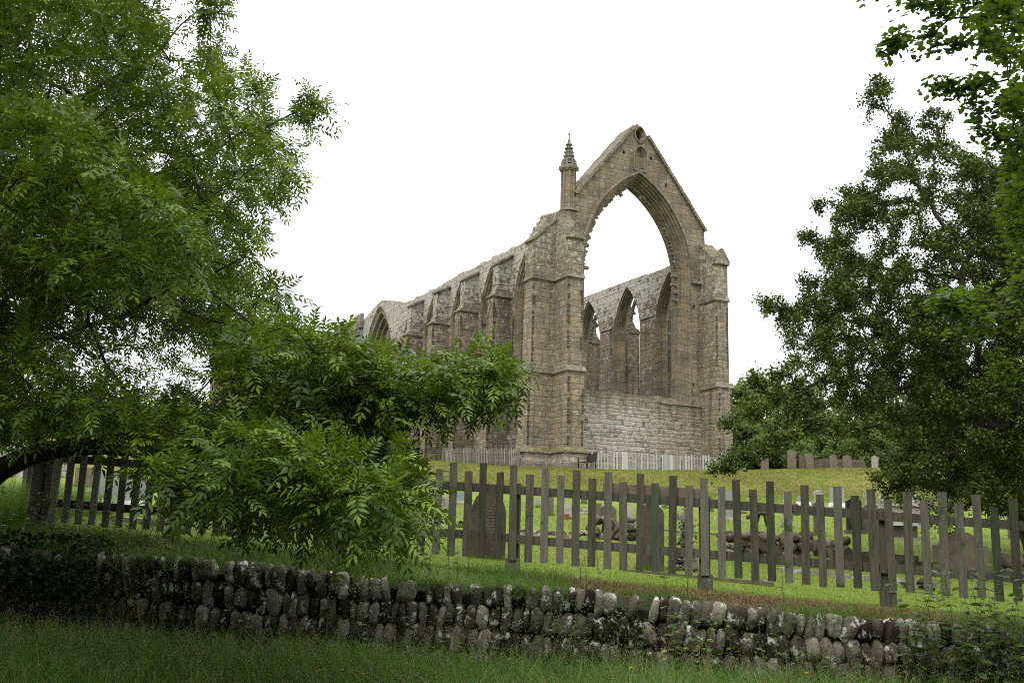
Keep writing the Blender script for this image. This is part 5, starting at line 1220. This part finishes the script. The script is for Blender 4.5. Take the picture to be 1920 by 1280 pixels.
# short lawn turf near the fence
n = 90000; X = rg.uniform(-6.5, 6.2, n); Y = wallY(X) + 1.08 + .08 * np.sin(X * 5) + rg.uniform(0, 1, n) ** 1.5 * 5.5; 
blades('lawn_turf', X, Y, gnd(X, Y) - .004, rg.uniform(.018, .05, n), rg.uniform(.003, .006, n), rg.uniform(.2, .8, n), np.clip(rg.normal(.5, .22, n), 0, 1), LAWNM, segs=2, label='short mown turf of the churchyard lawn behind the fence')
n = 45000; X = rg.uniform(-7, 14, n); Y = rg.uniform(15, 30, n); blades('lawn_tufts', X, Y, gnd(X, Y) - .01, rg.uniform(.03, .075, n), rg.uniform(.008, .016, n), rg.uniform(.2, .9, n), np.clip(rg.normal(.5, .25, n), 0, 1), LAWNM, segs=2, label='coarser grass of the lawn among the farther graves')
TP = np.array([(p[0], p[1], w_) for p, w_ in FEET]); e = np.repeat(np.arange(len(TP)), 170); X = TP[e, 0] + rg.uniform(-.6, .6, len(e)) * TP[e, 2]; Y = TP[e, 1] - .09 + rg.normal(size=len(e)) * .035
blades('stone_foot_grass', X, Y, gnd(X, Y) - .01, rg.uniform(.04, .13, len(e)), rg.uniform(.005, .010, len(e)), rg.uniform(.2, .9, len(e)), np.clip(rg.normal(.45, .22, len(e)), 0, 1), LAWNM, segs=2, label='unmown grass at the feet of the gravestones')
n = 70000; X = rg.uniform(-14, 22, n); Y = rg.uniform(38, 53.5, n); tq = rg.normal(.5, .25, n)
blades('bank_grass', X, Y, gnd(X, Y) - .01, rg.uniform(.04, .13, n), rg.uniform(.02, .04, n), rg.uniform(.2, 1.2, n), np.clip(tq, 0, 1), LAWNM, segs=2, label='tufted green grass on the bank below the ruin')
n = 45000; X = rg.uniform(-14, 22, n); Y = rg.uniform(42, 52.8, n); k_ = np.sin(X * .8 + Y * .6) + np.sin(X * .37 - Y * 1.3) + rg.normal(size=n) * .8 > 0; X, Y = X[k_], Y[k_]; n = len(X)
blades('bank_straw', X, Y, gnd(X, Y) - .01, rg.uniform(.04, .14, n), rg.uniform(.02, .04, n), rg.uniform(.4, 1.8, n), np.clip(rg.normal(.45, .25, n), 0, 1), STRAWM, segs=2, label='yellowed dry grass patches on the bank')
# fringe of grass and dead thatch along the wall top
n = 46000; X = rg.uniform(-7, 6.2, n); pat = np.sin(X * 1.9) + np.sin(X * 4.3 + 1) + np.where(X < .6, 1.0, -1.0); k_ = rg.normal(size=n) * .8 < pat; X = X[k_]; n = len(X)
Y = wallY(X) + rg.uniform(.10, np.where(X < .8, 1.15, .55), n); blades('wall_top_grass', X, Y, np.maximum(gnd(X, Y), .86 - .045 * X) - .01, np.clip(rg.normal(.10, .05, n), .03, .28), rg.uniform(.003, .006, n), rg.uniform(.3, 1.0, n), np.clip(rg.normal(.42, .2, n), 0, 1), GRASSM, label='ragged grass tufts growing along the top of the dry stone wall')
n = 46000; X = rg.uniform(-7, 6.2, n); Y = wallY(X) + .86 + rg.normal(size=n) * .20; k_ = rg.normal(size=n) * .6 < np.sin(X * 2.7) + np.where(X > .3, .9, -.9); X, Y = X[k_], Y[k_]; n = len(X)
blades('dead_thatch', X, Y, gnd(X, Y) + .0, rg.uniform(.03, .09, n), rg.uniform(.003, .005, n), rg.uniform(.9, 2.2, n), np.clip(rg.normal(.5, .22, n), 0, 1), STRAWM, label='brown dead grass clippings lying between the wall and the lawn')
n = 11000; X = rg.uniform(-7, 6.2, n); k_ = rg.normal(size=n) * .6 < np.sin(X * 2.1 + 2) + np.sin(X * 5.3) + np.where(X < 1.2, .0, -1.0); X = X[k_]; n = len(X)
blades('overhanging_grass', X, wallY(X) + rg.uniform(-.10, .16, n), .93 - .045 * X + rg.uniform(-.06, .03, n), rg.uniform(.05, .20, n), rg.uniform(.004, .008, n), rg.uniform(.5, 1.8, n), np.clip(rg.normal(.45, .2, n), 0, 1), GRASSM, label='grass hanging over the top stones of the dry stone wall')
# moss and weeds creeping in the joints of the wall
n = 13000; X = rg.uniform(-7, 6.2, n); k_ = rg.normal(size=n) * .8 < np.sin(X * 1.3 + .5) + np.sin(X * 3.1) - .1; X = X[k_]; n = len(X); f_ = rg.uniform(0, 1, n)
P = np.stack([X, wallY(X) - .16 + rg.uniform(-.03, .10, n), .92 - .045 * X - f_ * .75], -1)
me = leaf_mesh('wall_creepers', P, rg.normal(size=P.shape) - UP * .4 + np.array([0, -.6, 0]), rg.normal(size=P.shape) * .5 + np.array([0, -1, .4]), rg.uniform(.015, .04, n), rg.uniform(.008, .022, n), np.clip(rg.normal(.35, .2, n), 0, .85), 'oval')
tag(link('wall_creepers', me, WEED), 'small leafy weeds creeping over the face of the dry stone wall', 'weeds', kind='stuff')
n = 5000; X = rg.uniform(-6.8, -3.9, n); f_ = rg.uniform(-.25, .9, n); P = np.stack([X, wallY(X) - .18 + rg.uniform(-.10, .10, n) + np.where(f_ < 0, .25, 0), .92 - .045 * X - f_ * .8], -1)
me = leaf_mesh('ivy_mat', P, rg.normal(size=P.shape) - UP * .5, rg.normal(size=P.shape) * .5 + np.array([0, -1, .3]), rg.uniform(.03, .06, n), rg.uniform(.025, .05, n), rg.uniform(0, .7, n), 'oval')
tag(link('ivy_mat', me, IVYM), 'dark ivy smothering the shaded left end of the wall', 'ivy', kind='stuff')
n = 14000; X = rg.uniform(-8.2, -5.5, n); Y = rg.uniform(10.9, 14.5, n); blades('rough_grass', X, Y, gnd(X, Y), rg.uniform(.15, .55, n), rg.uniform(.003, .007, n), rg.uniform(.2, .8, n), np.clip(rg.normal(.75, .15, n), 0, 1), GRASSM, label='pale rough grass growing up beside the left end of the fence')

tz = nrm(rg.normal(size=TUFT.shape)) * .6 + UP; me = leaf_mesh('grass_tuft', TUFT, tz, rg.normal(size=TUFT.shape), rg.uniform(.10, .32, len(TUFT)), rg.uniform(.015, .03, len(TUFT)), rg.uniform(0, 1, len(TUFT)), 'quad')
link('dry_tuft', me, STRAWM, PR)['kind'] = 'stuff'
# ---------------------------------------------------------------- weeds that can be counted
def weed(P, h, r, pairs=7, ls=.06, wr=.45, mat=WEED, lean=.15, tmean=.4, kind='oval', label=None, group=None, name='weed_plant', droop=.3, yellow=0):
    o = empty(name, P, 0, label, 'plant', group); az = r.uniform(0, 6.28); k_ = 5
    pts = [np.array([math.cos(az) * lean * h * (i / k_) ** 2, math.sin(az) * lean * h * (i / k_) ** 2, h * i / k_]) for i in range(k_ + 1)]
    mb = MB(); mb.tube(pts, [.004 * (1.1 - i / k_ * .7) for i in range(k_ + 1)], 5); mb.obj('stem', TWIG, o)
    m = pairs * 2 + 2; t = np.repeat(np.linspace(.15, 1, pairs + 1), 2); Pb = np.array([[np.interp(tt, np.linspace(0, 1, k_ + 1), [p[c_] for p in pts]) for c_ in range(3)] for tt in t])
    a = np.repeat(np.arange(pairs + 1) * 1.7 + r.uniform(0, 6), 2) + np.tile([0, PI], pairs + 1) + r.normal(size=m) * .3
    D = np.stack([np.cos(a), np.sin(a), r.uniform(-.1, .6, m) - droop], -1); L = ls * (1.15 - .5 * t) * r.uniform(.8, 1.2, m)
    tn = np.clip(r.normal(tmean, .15, m), 0, .88); tn[r.random(m) < yellow] = 1.0
    link('leaves', leaf_mesh('leaves', Pb, D, UP + r.normal(size=(m, 3)) * .4, L, L * wr, tn, kind), mat, o)
rw_ = np.random.default_rng(99)
def onwall(px, py, dy=-.25):
    # a point on the ground in front of (dy<0) or behind the wall under this picture column
    Yw = 9.35
    for _ in range(4): Xw = at(px, py, Yw)[0]; Yw = float(wallY(Xw)) + dy
    return np.array([Xw, Yw, float(ground(Xw, Yw))])
def onshelf(px, dy=.35):
    q = onwall(px, 1090, dy); q[2] = max(q[2], .86 - .045 * q[0]); return q
for px in list(np.linspace(1700, 1925, 26)) + [1690, 1715, 1760, 1800, 1812, 1850, 1862, 1880]:
    weed(onwall(px + rw_.uniform(-8, 8), 1200, rw_.uniform(-.5, -.12)), rw_.uniform(.7, 1.3), rw_, 16, .105, .42, lean=.2, tmean=.3, label='tall drooping leafy weed at the right end of the wall', group='tall weeds at the right end of the wall', yellow=.04)
for px in (1085, 1104, 1118, 1245, 1285, 1322, 845, 862, 880, 808, 1466):
    weed(onshelf(px + rw_.uniform(-5, 5)), rw_.uniform(.25, .48), rw_, 6, .055, .45, lean=.1, tmean=.45, label='slender nettle growing on the wall top before the pickets', group='nettles on the wall top', name='nettle')
for px in np.linspace(180, 780, 26):
    weed(onshelf(px + rw_.uniform(-12, 12), rw_.uniform(.25, .7)), rw_.uniform(.18, .42), rw_, 6, .06, .45, lean=.3, tmean=.35, label='small leafy weed on the shaded wall top under the ash', group='weeds on the shaded wall top')
for px in np.linspace(-40, 330, 26):
    weed(onshelf(px + rw_.uniform(-12, 12), rw_.uniform(.1, 1.0)), rw_.uniform(.3, .65), rw_, 8, .08, .4, lean=.4, tmean=.3, label='dark leafy weed at the shaded left end of the wall', group='weeds at the shaded left end')
for px in list(np.linspace(1245, 1345, 14)) + list(np.linspace(620, 1240, 34)) + list(np.linspace(1360, 1680, 20)):
    yl = .25 if 1230 < px < 1350 else .06
    weed(onwall(px + rw_.uniform(-8, 8), 1200, rw_.uniform(-.5, -.18)), rw_.uniform(.3, .68) + (.15 if yl > .1 else 0), rw_, 9, .075 if yl > .1 else .06, .6, lean=.25, tmean=.5, label='broad-leaved weed at the foot of the dry stone wall', group='weeds at the foot of the wall', yellow=yl)
# ivy on the small cross behind the fence
cx_ = cross(1282, 1056, 36, 104, 'lichen', 'ivy-grown stone cross with white lichen behind the pickets', False)
n = 500; P = rw_.normal(size=(n, 3)) * np.array([.06, .05, .17]) + np.array([.02, -.04, .38]); link('ivy', leaf_mesh('ivy', P, rw_.normal(size=(n, 3)), rw_.normal(size=(n, 3)) + np.array([0, -1, .5]), rw_.uniform(.02, .04, n), rw_.uniform(.015, .03, n), rw_.uniform(.3, 1, n), 'oval'), IVYM, cx_)
# buttercups
PET = simple('buttercup_petal', [(.3, (.75, .50, .01)), (.7, (.85, .62, .02))], 5)
for (px, py) in ((412, 1243), (466, 1240), (474, 1241), (488, 1250), (556, 1262), (560, 1268), (592, 1259), (640, 1256), (680, 1264), (765, 1270), (1510, 1262), (1180, 1252)):
    q = at(px, py, 7.7); g = float(ground(q[0], q[1])); h = max(.05, q[2] - g); o = empty('buttercup', (q[0], q[1], g), 0, 'yellow buttercup in the long grass', 'flower', 'buttercups in the long grass')
    mb = MB(); mb.tube([(0, 0, 0), (.01, 0, h)], .0015, 4); mb.obj('stem', TWIG, o)
    mb = MB()
    for j in range(5):
        a = 2 * PI * j / 5; c_, s_ = math.cos(a), math.sin(a); mb.add([(.01, 0, h), (.01 + .010 * c_ - .006 * s_, .010 * s_ + .006 * c_, h + .006), (.01 + .016 * c_, .016 * s_, h + .010), (.01 + .010 * c_ + .006 * s_, .010 * s_ - .006 * c_, h + .006)], [(0, 1, 2, 3)])
    mb.obj('petals', PET, o, fix=False)
